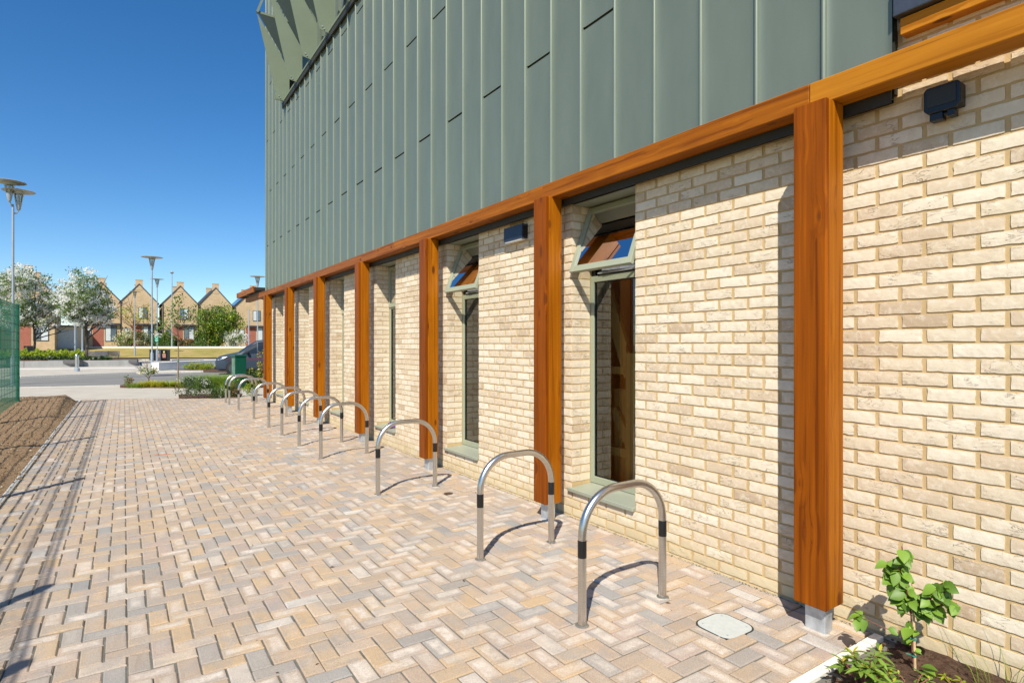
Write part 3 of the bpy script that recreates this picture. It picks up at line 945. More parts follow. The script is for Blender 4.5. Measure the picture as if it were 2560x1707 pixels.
c.bar((2.67, 15.06, 9.62), (3.5, 15.06, 9.62), 0.05)
for q in range(5): c.bar((2.67 + q * .14, 15.06, 9.62 + q * .42), (3.10 + q * .14, 15.06, 9.62 + q * .42), 0.04)
c.build("screen_frame", M['fin'], building)
c = MB(); c.box(3.12, 3.40, 15.28, 15.31, 7.70, 7.82); c.box(3.33, 3.37, 15.05, 15.31, 7.55, 9.9); c.build("corner_bracket", M['fin'], building)

# timber posts on galvanised stubs, and the beam over them
PXO, PXI = 3.115, 3.298
PLY = 0.18
BXO, BXI = 3.185, 3.325
BZ0, BZ1 = 2.905, 3.038
for k in range(7):
    y0 = 1.630 + BAY * k; y1 = y0 + PLY
    p = MB()
    # main timber
    p.box(PXO + 0.038, PXI, y0, y1, 0.152, BZ0 - 0.002)
    post = p.build("timber_post", M['wood_end'], building, bevel=0.004, loc=((PXO + PXI) / 2, (y0 + y1) / 2, 0))
    post.parent = building; post.matrix_parent_inverse = PM(building).inverted()
    q = MB(); q.box(PXO, PXO + 0.035, y0 - 0.001, y1 + 0.001, 0.150, BZ0 - 0.002)
    fb = q.build("facing_board", M['wood_front'], None, bevel=0.005, loc=((PXO + PXI) / 2 + 0.01 * k, (y0 + y1) / 2, 0.37 * k))
    fb.parent = post; fb.matrix_parent_inverse = PM(post).inverted()
    s = MB(); s.box(3.172, 3.25, y0 + 0.033, y1 - 0.032, -0.01, 0.153)
    s.build("steel_foot", M['galv'], post, bevel=0.006)
    s = MB(); s.box(PXO + 0.06, PXI - 0.01, y0 + 0.02, y1 - 0.01, 0.143, 0.1485)
    s.build("base_plate", M['galv'], post)
cuts = [-1.6, 1.76, 4.25, 9.2, 14.15, 19.85]
for i in range(len(cuts) - 1):
    p = MB(); p.box(BXO + (0.0 if i % 2 else 0.0012), BXI, cuts[i] + 0.0015, cuts[i + 1] - 0.0015, BZ0 - (0.004 if i == 1 else 0), BZ1)
    p.build("timber_beam", M['wood_beam2'] if i == 0 else M['wood_beam'], building, bevel=0.005, loc=(3.2 + i * .2, cuts[i], 2.9 + .3 * i))
    o = bpy.data.objects["timber_beam" + ("" if i == 0 else ".%03d" % i)]
    o.parent = building; o.matrix_parent_inverse = PM(building).inverted()
# far canopy at the end of the colonnade
c = MB(); c.box(3.02, 3.06, 17.62, 20.3, 3.06, 3.22); c.box(3.0, 6.5, 20.3, 20.34, 3.06, 3.22)
c.build("canopy_fascia", M['wood_beam'], building, bevel=0.004)
c = MB(); c.box(3.07, 6.5, 17.6, 20.29, 3.12, 3.20); c.build("canopy_soffit", M['darktrim'], building)
# low roof over the right-hand wall: membrane kerb, timber plate
c = MB(); c.box(XC - 0.05, WX + 0.5, -2.0, 1.39, 3.275, 3.46); c.build("roof_kerb", M['slate'], building, bevel=0.006)
c = MB(); c.box(XC - 0.012, WX + 0.1, -2.0, 1.37, 3.185, 3.27); c.build("wall_plate", M['wood_beam2'], building, bevel=0.004)

# windows
XF = 3.64
def window(k):
    a, b = wins[k]
    opened = k < 2
    f = MB(); g0 = []
    w = 0.052; d0, d1 = XF, XF + 0.06
    z0, z1 = 0.292, 2.845; zt0, zt1 = 2.16, 2.215
    zj = zt1 if opened else z1
    f.box(d0, d1, a + 0.002, a + w, z0, zj); f.box(d0, d1, b - w, b - 0.002, z0, zj)
    f.box(d0 + .0007, d1, a + w, b - w, z0, z0 + 0.062); f.box(d0 + .0007, d1, a + w, b - w, z1 - 0.05, z1) if not opened else g0.append((d0 + .02, d1, a + w, b - w, z1 - 0.03, z1))
    f.box(d0 + .0007, d1, a + w, b - w, zt0, zt1)
    win = f.build("window", M['frame'], building, bevel=0.003)
    # bead of dark gasket, and the dark rebate the open light leaves bare
    g = MB()
    if opened:
        g.box(*g0[0]); g.box(d0 + .02, d1, a + 0.002, a + w, zj, z1); g.box(d0 + .02, d1, b - w, b - 0.002, zj, z1)
    for (ya, yb, za, zb) in ((a + w, a + w + .008, z0 + .062, zt0), (b - w - .008, b - w, z0 + .062, zt0), (a + w + .008, b - w - .008, z0 + .062, z0 + .07), (a + w + .008, b - w - .008, zt0 - .008, zt0)):
        g.box(d0 + .012, d0 + .03, ya, yb, za, zb)
    g.build("gasket", M['black'], win)
    p = MB(); p.add([(d0 + 0.022, a + w, z0 + .062), (d0 + .022, b - w, z0 + .062), (d0 + .022, b - w, zt0), (d0 + .022, a + w, zt0)], [(0, 3, 2, 1)])
    p.build("pane", M['glass'], win)
    # sill
    s = MB()
    s.prism([(XF + 0.05, 0.292), (3.385, 0.268), (3.385, 0.236), (3.395, 0.236), (3.40, 0.252), (XF + 0.05, 0.272)], a - 0.0 + 0.004, b - 0.004, 0, Matrix(((1, 0, 0, 0), (0, 0, 1, 0), (0, 1, 0, 0), (0, 0, 0, 1))))
    s.box(3.384, WX + 0.012, a + 0.002, b + 0.03, 0.237, 0.2675)
    s.build("sill", M['sill'], win, bevel=0.003)
    # top lining
    s = MB(); s.box(WX + 0.02, XF + 0.02, a, b, ZT - 0.006, ZT - 0.001); s.build("head_lining", M['sill'], win)
    # casement
    cm = MB(); cw = 0.05
    L = 0.655; th = rad(21.5) if opened else 0.0
    H = Vector((XF - 0.012 if opened else XF - 0.001, 0, 2.842 if opened else z1 - 0.0))
    ux = Vector((-math.sin(th), 0, -math.cos(th))); nx = Vector((-math.cos(th), 0, math.sin(th)))
    def cb(l0, l1, y0, y1, t0=-0.02, t1=0.018):
        pts = []
        for t in (t0, t1):
            for (l, y) in ((l0, y0), (l1, y0), (l1, y1), (l0, y1)):
                q = H + ux * l + nx * t; pts.append((q.x, y, q.z))
        return pts
    BF = [(0, 1, 2, 3), (7, 6, 5, 4), (0, 4, 5, 1), (1, 5, 6, 2), (2, 6, 7, 3), (3, 7, 4, 0)]
    ya, yb = a + 0.012, b - 0.012
    for l0, l1, y0, y1 in ((0, L, ya, ya + cw), (0, L, yb - cw, yb), (0.0, cw + .01, ya + cw, yb - cw), (L - cw - .01, L, ya + cw, yb - cw)):
        e = 0.0008 if l1 - l0 < .1 else 0
        cm.add(cb(l0, l1, y0, y1, -0.02, 0.018 - e), BF)
    cs = cm.build("casement", M['frame'], win, bevel=0.003)
    gp = MB(); pts = cb(cw, L - cw, ya + cw - .004, yb - cw + .004, 0.002, 0.002)[:4]
    gp.add(pts, [(0, 1, 2, 3)])
    gp.build("casement_pane", M['glass'], win)
    if opened:
        ar = MB()
        zb = 2.235; e = H + ux * L
        ar.bar((XF + 0.0, a + 0.1, zb + .02), (XF - 0.03, b - 0.2, zb + 0.03), 0.014, 0.03)
        ar.bar((XF - 0.02, a + .15, zb + 0.045), (e.x + 0.04, a + .45, e.z + .03), 0.012, 0.012)
        ar.bar((XF - 0.005, a + .05, zb + 0.0), (XF - 0.005, b - .12, zb + 0.0), 0.02, 0.014)
        ar.build("window_winder", M['galv'], win)
    bl = MB(); bl.box(XF + 0.10, XF + 0.106, a + 0.05, b - 0.25, 2.47, 2.84); bl.tube([(XF + .103, a + .05, 2.47), (XF + .103, b - .25, 2.47)], 0.012, 8)
    bl.build("roller_blind", M['blind'], win)
    if k < 3:
        t = MB()
        t.box(XF + 0.20, XF + 0.24, a + .42, a + .53, 0.03, 1.50)
        t.box(XF + 0.25, XF + 0.30, b + .02, b + 0.16, 0.03, 2.8)
        t.bar((XF + 0.30, b + .12, 2.15), (XF + 0.30, a + .42, 0.95), 0.04, 0.15)
        t.bar((XF + 0.32, b + .02, 0.95), (XF + 0.32, a + .45, 0.45), 0.03, 0.10)
        t.box(XF + 0.26, XF + 0.285, a + .30, b + .15, 1.30, 1.37)
        t.box(XF + 0.26, XF + 0.285, a + .30, b + .15, 0.52, 0.60)
        t.box(XF + 0.36, XF + 0.38, a + .5, b + .2, 0.03, 1.15)
        t.build("inner_timber_frame", M['wood_in'], win)
    return win
for k in range(6): window(k)

# wall lights
def wall_light():
    t = thing("wall_light", "dark blue box wall light between the second and third timber posts", "wall light", (WX, 4.97, 2.66))
    b = MB()
    b.prism([(0.0, 0.15), (-0.075, 0.145), (-0.078, 0.0), (0.0, 0.0)], -0.17, 0.17, 0, Matrix(((1, 0, 0, 0), (0, 0, 1, 0), (0, 1, 0, 0), (0, 0, 0, 1))))
    local(b, "lamp_case", M['lampnavy'], t, bevel=0.004)
    b = MB(); b.box(-0.07, -0.01, -0.15, 0.15, -0.012, -0.0005); local(b, "diffuser", M['white'], t)
    b = MB(); b.box(-0.06, -0.005, -0.172, -0.1705, 0.02, 0.12); local(b, "end_cap", M['black'], t)
wall_light()
t = thing("floodlight", "black boxy floodlight on the brick wall right of the nearest post", "floodlight", (WX, 1.18, 2.79))
b = MB()
MXZ = Matrix(((1, 0, 0, 0), (0, 0, 1, 0), (0, 1, 0, 0), (0, 0, 0, 1)))
MYZ = Matrix(((0, 0, 1, 0), (1, 0, 0, 0), (0, 1, 0, 0), (0, 0, 0, 1)))
b.prism([(-0.06, -0.065), (0.06, -0.065), (0.078, -0.045), (0.078, 0.05), (0.065, 0.066), (-0.065, 0.066), (-0.078, 0.05), (-0.078, -0.045)], -0.09, -0.045, 0, MYZ)
b.prism([(-0.07, -0.05), (0.07, -0.05), (0.07, 0.06), (-0.07, 0.06)], -0.0448, -0.0, 0, MYZ)
local(b, "lamp_case", M['black'], t, bevel=0.005)
b = MB(); b.box(-0.0935, -0.0905, -0.06, 0.06, -0.035, 0.05); local(b, "lens", M['darktrim'], t)
b = MB(); b.box(-0.08, -0.03, -0.05, -0.02, -0.095, -0.0655); b.box(-0.08, -0.03, 0.0, 0.055, -0.10, -0.0655); b.tube([(-.06, -.02, -.075), (-.06, 0.0, -.075)], 0.012, 8)
local(b, "bracket", M['black'], t, bevel=0.002)

# ------------------------------------------------------------------ bike stands
def make_stand():
    t = thing("bike_stand", None, "bike stand")
    H, W, Rb = 0.742, 0.662, 0.25
    path = [(0, 0, -0.03), (0, 0, 0.2), (0, 0, H - Rb)]
    for i in range(1, 13):
        a = math.pi / 2 * i / 12
        path.append((Rb - Rb * math.cos(a), 0, H - Rb + Rb * math.sin(a)))
    path.append((W / 2, 0, H))
    for i in range(0, 13):
        a = math.pi / 2 * i / 12
        path.append((W - Rb + Rb * math.sin(a), 0, H - Rb + Rb * math.cos(a)))
    path += [(W, 0, 0.2), (W, 0, -0.03)]
    b = MB(); b.tube(path, 0.0245, 20)
    local(b, "hoop", M['steel'], t, smooth=True, angle=60)
    for x in (0, W):
        b = MB(); b.lathe([(0.040, 0.0), (0.036, 0.0035), (0.026, 0.0045)], (x, 0, 0), 14); local(b, "foot_mortar", M['joint'], t)
        b = MB(); b.lathe([(0.0252, 0.382), (0.0256, 0.384), (0.0256, 0.478), (0.0252, 0.480)], (x, 0, 0), 20)
        local(b, "black_band", M['black'], t, smooth=True, angle=60)
    return t
def dirs(u, v):
    p = G(u, v); return (p.x, p.y)
stand_pts = [(1455.3, 1562), (1200.5, 1396.5), (944.8, 1234.3), (802.2, 1146.1), (748, 1114.7), (704.9, 1087.8), (672.2, 1067), (634.8, 1041.6), (596.6, 1018.6), (573.3, 1004.7), (564.6, 998.2)]
stand_lab = ["steel bike stand nearest the camera, left of the pale access cover",
             "second steel bike stand, in front of the second timber post's steel foot",
             "third steel bike stand, standing before the foot of the third timber post",
             "fourth steel bike stand, its right leg in front of the fourth timber post",
             "fifth steel bike stand counting from the camera, halfway along the row",
             "sixth steel bike stand counting from the camera, between fifth and seventh hoops",
             "seventh steel bike stand from the camera, left leg well left of the fifth post",
             "eighth steel bike stand from the camera, in front of the sixth timber post",
             "ninth steel bike stand, third from the far end, near the last timber post",
             "second farthest steel bike stand, hoop in front of the green cabinet",
             "farthest steel bike stand beside the planting, leftmost of the row"]
proto = make_stand()
for i, (u_, v_) in enumerate(stand_pts):
    o = proto if i == 0 else copy_tree(proto)
    x, y = dirs(u_, v_)
    x = min(2.3, max(2.14, x))
    # keep on the line of sight measured
    ang = YAW + math.atan((u_ - 1280) / FPX)
    y = x / math.tan(ang)
    o.location = (x, y, 0)
    o.rotation_euler = (0, 0, random.uniform(-0.02, 0.02))
    tag(o, stand_lab[i], "bike stand", "steel bike stands in a row beside the building")

# access cover, drain, litter
t = thing("access_cover", "pale round-cornered metal access cover set in the paving by the first stand", "access cover", (2.80, 2.03, 0))
cc = [G(1795, 1520), G(1868, 1569), G(1770, 1590), G(1733, 1545)]
cx, cy = 2.84, 2.03
b = MB()
def rrect(cx, cy, w, h, r, rot, n=6):
    pts = []
    for (sx, sy, a0) in ((1, 1, 0), (-1, 1, 90), (-1, -1, 180), (1, -1, 270)):
        for i in range(n + 1):
            a = rad(a0 + 90 * i / n)
            x = sx * (w / 2 - r) + r * math.cos(a); y = sy * (h / 2 - r) + r * math.sin(a)
            pts.append((cx + x * math.cos(rot) - y * math.sin(rot), cy + x * math.sin(rot) + y * math.cos(rot)))
    return pts
b.prism(rrect(0, 0, 0.245, 0.235, 0.06, 0.0), -0.02, 0.006)
pl = local(b, "cover_plate", M['coverplate'], t, bevel=0.002)
b = MB(); b.prism(rrect(0, 0, 0.265, 0.255, 0.07, 0.0), -0.02, 0.003); local(b, "rim", M['darktrim'], t)
for sx in (-1, 1):
    for sy in (-1, 1):
        b = MB(); b.lathe([(0.006, 0), (0.006, 0.0015)], (sx * 0.085, sy * 0.08, 0.0062), 8); local(b, "screw", M['galv'], t)
p0 = G(1121, 1234)
b = MB(); b.lathe([(0.05, 0), (0.05, 0.006)], (0, 0, 0), 20); b.lathe([(0.02, .0062), (0.02, .008)], (0, 0, 0), 12)
o = b.build("drain_cover", M['soil_dark']); o.location = (p0.x, p0.y, 0.0); tag(o, "small dark round drain cover in the paving between second and third stands", "drain cover")
p0 = G(406, 1136)
b = MB(); b.box(-.10, .10, -.012, .012, 0.003, 0.0045); o = b.build("paint_mark", M['orange']); o.location = (p0.x, p0.y, 0.0); tag(o, "short orange paint mark on the block paving", "paint mark")
# purple cloth on the third sill
m = MB(); pts = []
nn = 9
for j in range(nn):
    for i in range(nn):
        a = i / (nn - 1) - .5; c_ = j / (nn - 1) - .5
        pts.append((a * 0.16 + random.gauss(0, .008), c_ * 0.13 + random.gauss(0, .008), max(0.004, 0.075 * (1 - 3.6 * (a * a + c_ * c_)) + random.gauss(0, .012))))
m.add(pts, [(j * nn + i, j * nn + i + 1, (j + 1) * nn + i + 1, (j + 1) * nn + i) for j in range(nn - 1) for i in range(nn - 1)])
o = m.build("cloth", M['purple'], smooth=True, angle=0); o.location = (3.47, wins[2][0] + 0.30, 0.283); tag(o, "crumpled purple cloth left on the third window's sill", "cloth")
# a few dry leaves
m = MB()
for _ in range(26):
    x = random.uniform(0.5, 3.35); y = random.uniform(1.7, 9); s = random.uniform(.008, .02); t_ = random.uniform(0, 6.3)
    m.add([(x + s * math.cos(t_), y + s * math.sin(t_), .004), (x - .4 * s * math.sin(t_), y + .4 * s * math.cos(t_), .009), (x - s * math.cos(t_), y - s * math.sin(t_), .004), (x + .4 * s * math.sin(t_), y - .4 * s * math.cos(t_), .007)], [(0, 1, 2, 3)])
tag(m.build("leaf_litter", M['soil_dark']), kind="stuff")

# ------------------------------------------------------------------ green mesh fence on the left
fence = thing("mesh_fence", "green welded mesh fence with square posts along the left soil strip", "fence", (-2.17, 8, 0))
FX = -2.17; FT = 2.54
posts = [-1.0, 2.1, 3.2, 6.85, 10.6, 14.6, 18.6]
for y in posts:
    b = MB(); b.box(FX - 0.03, FX + 0.03, y - 0.04, y + 0.04, -0.05, FT + 0.03); b.build("fence_post", M['fence'], fence, bevel=0.003)
b = MB()
for a_, b_ in zip(posts[:-1], posts[1:]):
    n = int((b_ - a_) / 0.05)
    for i in range(n + 1):
        y = a_ + (b_ - a_) * i / n
        b.box(FX - 0.002, FX + 0.002, y - 0.002, y + 0.002, 0.06, FT)
    for z in np.arange(0.08, FT, 0.2):
        for dx in (-0.006, 0.006):
            b.box(FX + dx - 0.0025, FX + dx + 0.0025, a_, b_, z - 0.0025, z + 0.0025)
    b.box(FX - 0.006, FX + 0.006, a_, b_, FT - 0.006, FT + 0.006)
b.build("mesh_panel", M['fence'], fence)
b = MB(); b.box(FX - 0.06, FX + 0.06, -1.0, 18.5, -0.1, 0.05); b.build("gravel_board", M['kerb'], fence, bevel=0.005)
# its return away from the path
b = MB()
for i in range(80):
    x = FX - i * 0.05
    b.box(x - .003, x + .003, 18.6 - .003, 18.6 + .003, .06, FT)
for z in np.arange(0.08, FT, 0.2): b.box(FX - 4, FX, 18.597, 18.603, z - .003, z + .003)
b.build("return_panel", M['fence'], fence)

# ------------------------------------------------------------------ foliage tools
def leaf_cloud(mb, pts, size, mi=0, shape='quad', up=0.0, jit=0.35):
    n = len(pts)
    for p in pts:
        s = size * random.uniform(1 - jit, 1 + jit)
        d = Vector((random.gauss(0, 1), random.gauss(0, 1), random.gauss(0, 1) + up)).normalized()
        e = d.cross(Vector((random.gauss(0, 1), random.gauss(0, 1), random.gauss(0, 1)))).normalized()
        f = d.cross(e)
        p = Vector(p)
        a = (random.random(), random.random(), random.random())
        if shape == 'quad':
            mb.add([p - e * s, p - f * s * .55, p + e * s, p + f * s * .55], [(0, 1, 2, 3)], mi, a)
        else:
            k = d * s * .18
            mb.add([p - e * s, p - e * s * .2 - f * s * .42 + k, p + e * s * .5 - f * s * .3 + k, p + e * s, p + e * s * .5 + f * s * .3 + k, p - e * s * .2 + f * s * .42 + k, p + e * s * .1],
                   [(0, 1, 6), (1, 2, 6), (2, 3, 6), (3, 4, 6), (4, 5, 6), (5, 0, 6)], mi, a)
def clumps(center, rads, nclump, per, crad, hollow=0.35, lobes=None):
    pts = []
    if lobes:
        for _ in range(nclump):
            l = random.choice(lobes)
            while True:
                q = Vector((random.uniform(-1, 1), random.uniform(-1, 1), random.uniform(-1, 1)))
                if hollow < q.length < 1: break
            c = Vector((center[0] + (l[0] + q.x * l[3]) * rads[0], center[1] + (l[1] + q.y * l[3]) * rads[1], center[2] + (l[2] + q.z * l[3]) * rads[2]))
            for _ in range(per):
                pts.append(c + Vector((random.gauss(0, crad), random.gauss(0, crad), random.gauss(0, crad * .8))))
        return pts
    for _ in range(nclump):
        while True:
            q = Vector((random.uniform(-1, 1), random.uniform(-1, 1), random.uniform(-1, 1)))
            if hollow < q.length < 1: break
        c = Vector((center[0] + q.x * rads[0], center[1] + q.y * rads[1], center[2] + q.z * rads[2]))
        for _ in range(per):
            pts.append(c + Vector((random.gauss(0, crad), random.gauss(0, crad), random.gauss(0, crad * .8))))
    return pts
def branches(mb, base, top, r, n, spread, seed, levels=2, mi=0):
    rnd = random.Random(seed)
    tips = []
    def grow(p, d, L, r, lev):
        q = p + d * L
        mid = p + d * L * .5 + Vector((rnd.gauss(0, .04), rnd.gauss(0, .04), 0)) * L
        mb.tube([p, mid, q], [r, r * .8, r * .6], 6, mi)
        if lev == 0: tips.append(q); return
        for _ in range(n if lev == levels else 3):
            dd = (d + Vector((rnd.gauss(0, 1), rnd.gauss(0, 1), rnd.uniform(-.2, .7))) * spread).normalized()
            grow(p + d * L * rnd.uniform(.55, 1.0), dd, L * rnd.uniform(.55, .8), r * .55, lev - 1)
    grow(Vector(base), (Vector(top) - Vector(base)).normalized(), (Vector(top) - Vector(base)).length, r, levels)
    return tips

def blossom_tree(name, label, base, trunk_h, top_h, cr, ncl, seed, group):
    random.seed(seed)
    t = thing(name, label, "blossom tree", base, 0, group)
    b = MB()
    tips = branches(b, (0, 0, -0.1), (0.05, 0.0, trunk_h + .3), 0.11, 6, .75, seed, 2)
    for _ in range(9):
        a = random.uniform(0, 6.28); rr = cr * random.uniform(.3, .6)
        p = Vector((0, 0, trunk_h * random.uniform(.9, 1.5)))
        q = Vector((rr * math.cos(a), rr * math.sin(a), trunk_h + (top_h - trunk_h) * random.uniform(.35, .95)))
        b.tube([p, (p + q) / 2 + Vector((0, 0, .25)), q], [.05, .035, .012], 6)
    local(b, "trunk", M['bark'], t)
    cz = (trunk_h + top_h) / 2; hz = (top_h - trunk_h) / 2
    lobes = []
    for _ in range(19):
        a = random.uniform(0, 6.28); e = random.uniform(-.85, .85); rr = random.uniform(.3, .8) * math.sqrt(max(.1, 1 - e * e))
        lobes.append((rr * math.cos(a), rr * math.sin(a), e * .78, random.uniform(.28, .44)))
    lobes.append((0, 0, -.1, .5))
    pts = clumps((0, 0, cz), (cr, cr, hz), int(ncl * 1.6), 34, 0.2, 0.15, lobes)
    b = MB(); leaf_cloud(b, pts, 0.085, 0)
    local(b, "crown", M['leaf_grey'], t)
    b = MB()
    cl2 = clumps((0, 0, cz), (cr * 1.03, cr * 1.03, hz * 1.04), int(ncl * 3.8), 15, 0.12, 0.35, lobes)
    leaf_cloud(b, cl2, 0.085, 0)
    local(b, "blossom", M['petal'], t)
    return t
GB = "white blossom trees in the far planter"
pT2 = P(214, 46, 0.42); pT1 = P(84, 50, 0.42)
blossom_tree("blossom_tree", "round white blossom tree right of the lamp post, standing behind the steel bollard", pT2, 2.3, 7.3, 2.45, 120, 21, GB)
blossom_tree("blossom_tree", "taller white blossom tree partly behind the tall double lamp post", pT1, 2.4, 8.0, 3.1, 175, 22, GB)
blossom_tree("blossom_tree", "white blossom tree cut by the left edge behind the green fence", P(-40, 53, 0.42), 2.2, 8.4, 2.8, 110, 23, GB)

def bush(name, label, cat, base, rads, ncl, per, crad, size, mats, weights, group=None, trunk=None, shape='quad', hollow=.2, stem=True):
    t = thing(name, label, cat, base, 0, group)
    cz = rads[2] + (trunk or 0)
    for mt, w, nm in zip(mats, weights, ("crown", "blossom", "tips")):
        b = MB()
        leaf_cloud(b, clumps((0, 0, cz), rads if nm == "crown" else tuple(r * 1.04 for r in rads), max(1, int(ncl * w)), per, crad, hollow if nm == "crown" else .55), size, 0, shape)
        local(b, nm if nm != "tips" else "young_leaves", mt, t)
    b = MB()
    if trunk:
        branches(b, (0, 0, -.1), (0, 0, trunk + rads[2] * .6), max(0.02, trunk * .03), 6, .7, 3, 2)
        local(b, "trunk", M['barkpale'], t)
    elif stem:
        for _ in range(5): b.tube([(random.gauss(0, .05), random.gauss(0, .05), -.05), (random.gauss(0, rads[0] * .4), random.gauss(0, rads[1] * .4), rads[2] * 1.2)], [.02 * rads[2], .008 * rads[2]], 5)
        local(b, "stems", M['bark'], t)
    return t
random.seed(5)
# hedge and trees in front of the houses
def hedge(label, u0, u1, F, z0, h, seed, mat='leaf_mid', dens=1.0, depth=1.0):
    random.seed(seed)
    p = P((u0 + u1) / 2, F, z0)
    hw = (u1 - u0) / FPX * F / 2
    t = thing("hedge", label, "hedge", p, -YAW)
    b = MB(); n = int(hw * 2 * h * 260 * dens)
    pts = []
    for _ in range(n):
        x = random.uniform(-hw, hw); z = abs(random.random()) ** .7 * h * (1 + .18 * math.sin(x * 1.7 + seed) + .1 * math.sin(x * 4.1))
        pts.append((x, random.gauss(0, depth * .3), z))
    leaf_cloud(b, pts, 0.12, 0)
    local(b, "foliage", M[mat], t)
    b = MB()
    for k in range(int(hw * 3)): b.tube([(random.uniform(-hw, hw), 0, -.1), (random.uniform(-hw, hw), 0, h * .8)], .02, 5)
    b.box(-hw * .98, hw * .98, -depth * .2, depth * .2, 0, h * .75)
    local(b, "branches", M['leaf_dark'], t)
hedge("green hedge behind the black bins below the second gabled house", 378, 440, 79.5, 1.2, 1.7, 1)
hedge("reddish green hedge left of the white flowering shrub", 198, 262, 79, 1.2, 1.9, 2, 'leaf_mid', .9)
hedge("dark green hedge below the third gabled house", 488, 548, 79.5, 1.2, 1.9, 3)
hedge("thin brownish hedge with gaps behind the sapling", 440, 488, 80, 1.2, 1.3, 4, 'leaf_red', .45)
bush("flowering_shrub", "cream white flowering shrub below the first full gabled house", "shrub", P(333, 79.2, 1.2), (2.1, 1.2, 1.15), 60, 26, .22, .10, [M['leaf_mid'], M['petal_cream']], [.7, .8], "white flowering shrubs by the hedge")
bush("flowering_shrub", "small white flowering shrub in the left hedge end", "shrub", P(286, 79.2, 1.2), (1.3, 1.0, 0.9), 34, 26, .2, .10, [M['leaf_mid'], M['petal']], [.8, .5], "white flowering shrubs by the hedge")
bush("flowering_shrub", "white flowering shrub above the bonnet of the grey van", "shrub", P(592, 78.4, 1.2), (1.45, 1.0, 1.1), 44, 26, .2, .10, [M['leaf_mid'], M['petal']], [.7, .75], "white flowering shrubs by the hedge")
bush("broadleaf_tree", "bushy bright green tree in front of the third gabled house", "tree", P(556, 80.2, 1.2), (2.55, 1.8, 2.75), 150, 30, .34, .13, [M['leaf_mid'], M['leaf_lime']], [1.0, .35], None, 0.2)
bush("broadleaf_tree", "green tree with thin trunk left of the bushy one", "tree", P(521, 79, 1.2), (1.5, 1.3, 1.6), 50, 30, .3, .12, [M['leaf_mid'], M['leaf_lime']], [1.0, .35], None, 2.2)
bush("young_tree", "airy young tree with olive leaves before the first full gabled house", "tree", P(335, 77.8, 1.15), (2.6, 1.4, 1.5), 46, 14, .3, .11, [M['leaf_lime'], M['leaf_red']], [.8, .25], None, 2.9)
# sapling in the near bed
random.seed(31)
pS = G(445, 965.6)
t = thing("sapling", "slender sapling with sparse green crown in the near planting bed", "sapling", pS)
b = MB(); b.tube([(0, 0, -.05), (0.01, 0, 1.2), (0.0, 0, 2.0), (0.03, 0, 3.2)], [.03, .024, .018, .006], 8)
cent = []
for k in range(17):
    z = random.uniform(1.5, 2.5); a = random.uniform(0, 6.28); L = random.uniform(.5, 1.0)
    rx = math.cos(a) * L * .72; ry = math.sin(a) * L * .72
    q = (rx, ry, z + L * .55)
    b.tube([(0, 0, z), (rx * .5, ry * .5, z + L * .22), q], [.010, .007, .003], 5)
    cent.append(q)
local(b, "trunk", M['barkpale'], t)
cent += [(0.03, 0, 3.15), (0, 0, 2.9), (.05, .03, 3.3), (-.05, 0, 3.0)]
b = MB(); pts = []
for c_ in cent:
    for _ in range(26): pts.append((c_[0] + random.gauss(0, .10), c_[1] + random.gauss(0, .10), c_[2] + random.gauss(0, .12)))
leaf_cloud(b, pts, .045, 0)
local(b, "leaves", M['leaf_mid'], t)
b = MB(); leaf_cloud(b, [(-.62 + random.gauss(0, .06), .25 + random.gauss(0, .06), 1.95 + random.gauss(0, .05)) for _ in range(60)], .03); local(b, "flower_cluster", M['petal'], t)
b = MB(); b.lathe([(0.034, 0), (0.034, 0.05)], (0.005, 0, .93), 10); local(b, "tie", M['tie'], t)

# near planting beds
def bed(name, pts, z=0.03):
    o = flat(name, pts, z, M['soil_dark'], 0.12); return o
bed("near_bed_soil", [G(300, 969, 0), G(450, 970, 0), G(585, 970, 0), G(655, 968), G(655, 955), G(500, 955), G(300, 964)])
bed("front_bed_soil", [G(447, 996.5), G(600, 994.5), G(606, 984), G(446, 986)], 0.012)
def grass_clump(name, label, base, r, h, n, mat, bend=.5, w=.006, group=None, seed=1):
    random.seed(seed)
    b = MB()
    for _ in range(n):
        a = random.uniform(0, 6.28); rr = r * math.sqrt(random.random()) * .5
        x, y = rr * math.cos(a), rr * math.sin(a)
        a2 = a + random.gauss(0, .5); hh = h * random.uniform(.55, 1.0); be = bend * random.uniform(.3, 1) * r
        pr = Vector((-math.sin(a2), math.cos(a2), 0)) * w
        pts = []
        for i in range(4):
            s = i / 3
            c = Vector((x + math.cos(a2) * be * s * s, y + math.sin(a2) * be * s * s, hh * (s - .25 * s * s * s)))
            ww = pr * (1 - s * .9)
            pts += [tuple(c - ww), tuple(c + ww)]
        b.add(pts, [(0, 1, 3, 2), (2, 3, 5, 4), (4, 5, 7, 6)])
    o = b.build(name, mat); o.location = base
    return tag(o, label, "grass clump", group)
gg = "ornamental grasses in the near bed"
for i, (u_, v_, r, h, n, lab) in enumerate([(505, 969, 1.0, .65, 700, "tall green grass clump right of the sapling"), (540, 969, 1.0, .68, 800, "widest tall green grass clump left of the green cabinet"), (572, 970, .8, .6, 500, "green grass clump touching the cabinet's left side"),
                                       (562, 992, .35, .5, 200, "small green grass tuft beside the farthest bike stand"), (342, 969, .6, .28, 180, "low olive grass tuft at the bed's left end")]):
    p = G(u_, v_); grass_clump("grass_clump", lab, (p.x, p.y, 0.02), r, h, n, M['grass'], .8, .009, gg, 40 + i)
gy = "yellow strappy plants in the near bed"
labs = ["yellow strappy plant nearest the left end of the bed", "second yellow strappy plant from the bed's left end", "yellow strappy plant midway to the sapling", "green yellow strappy plant just left of the sapling", "yellow strappy plant right beside the sapling trunk"]
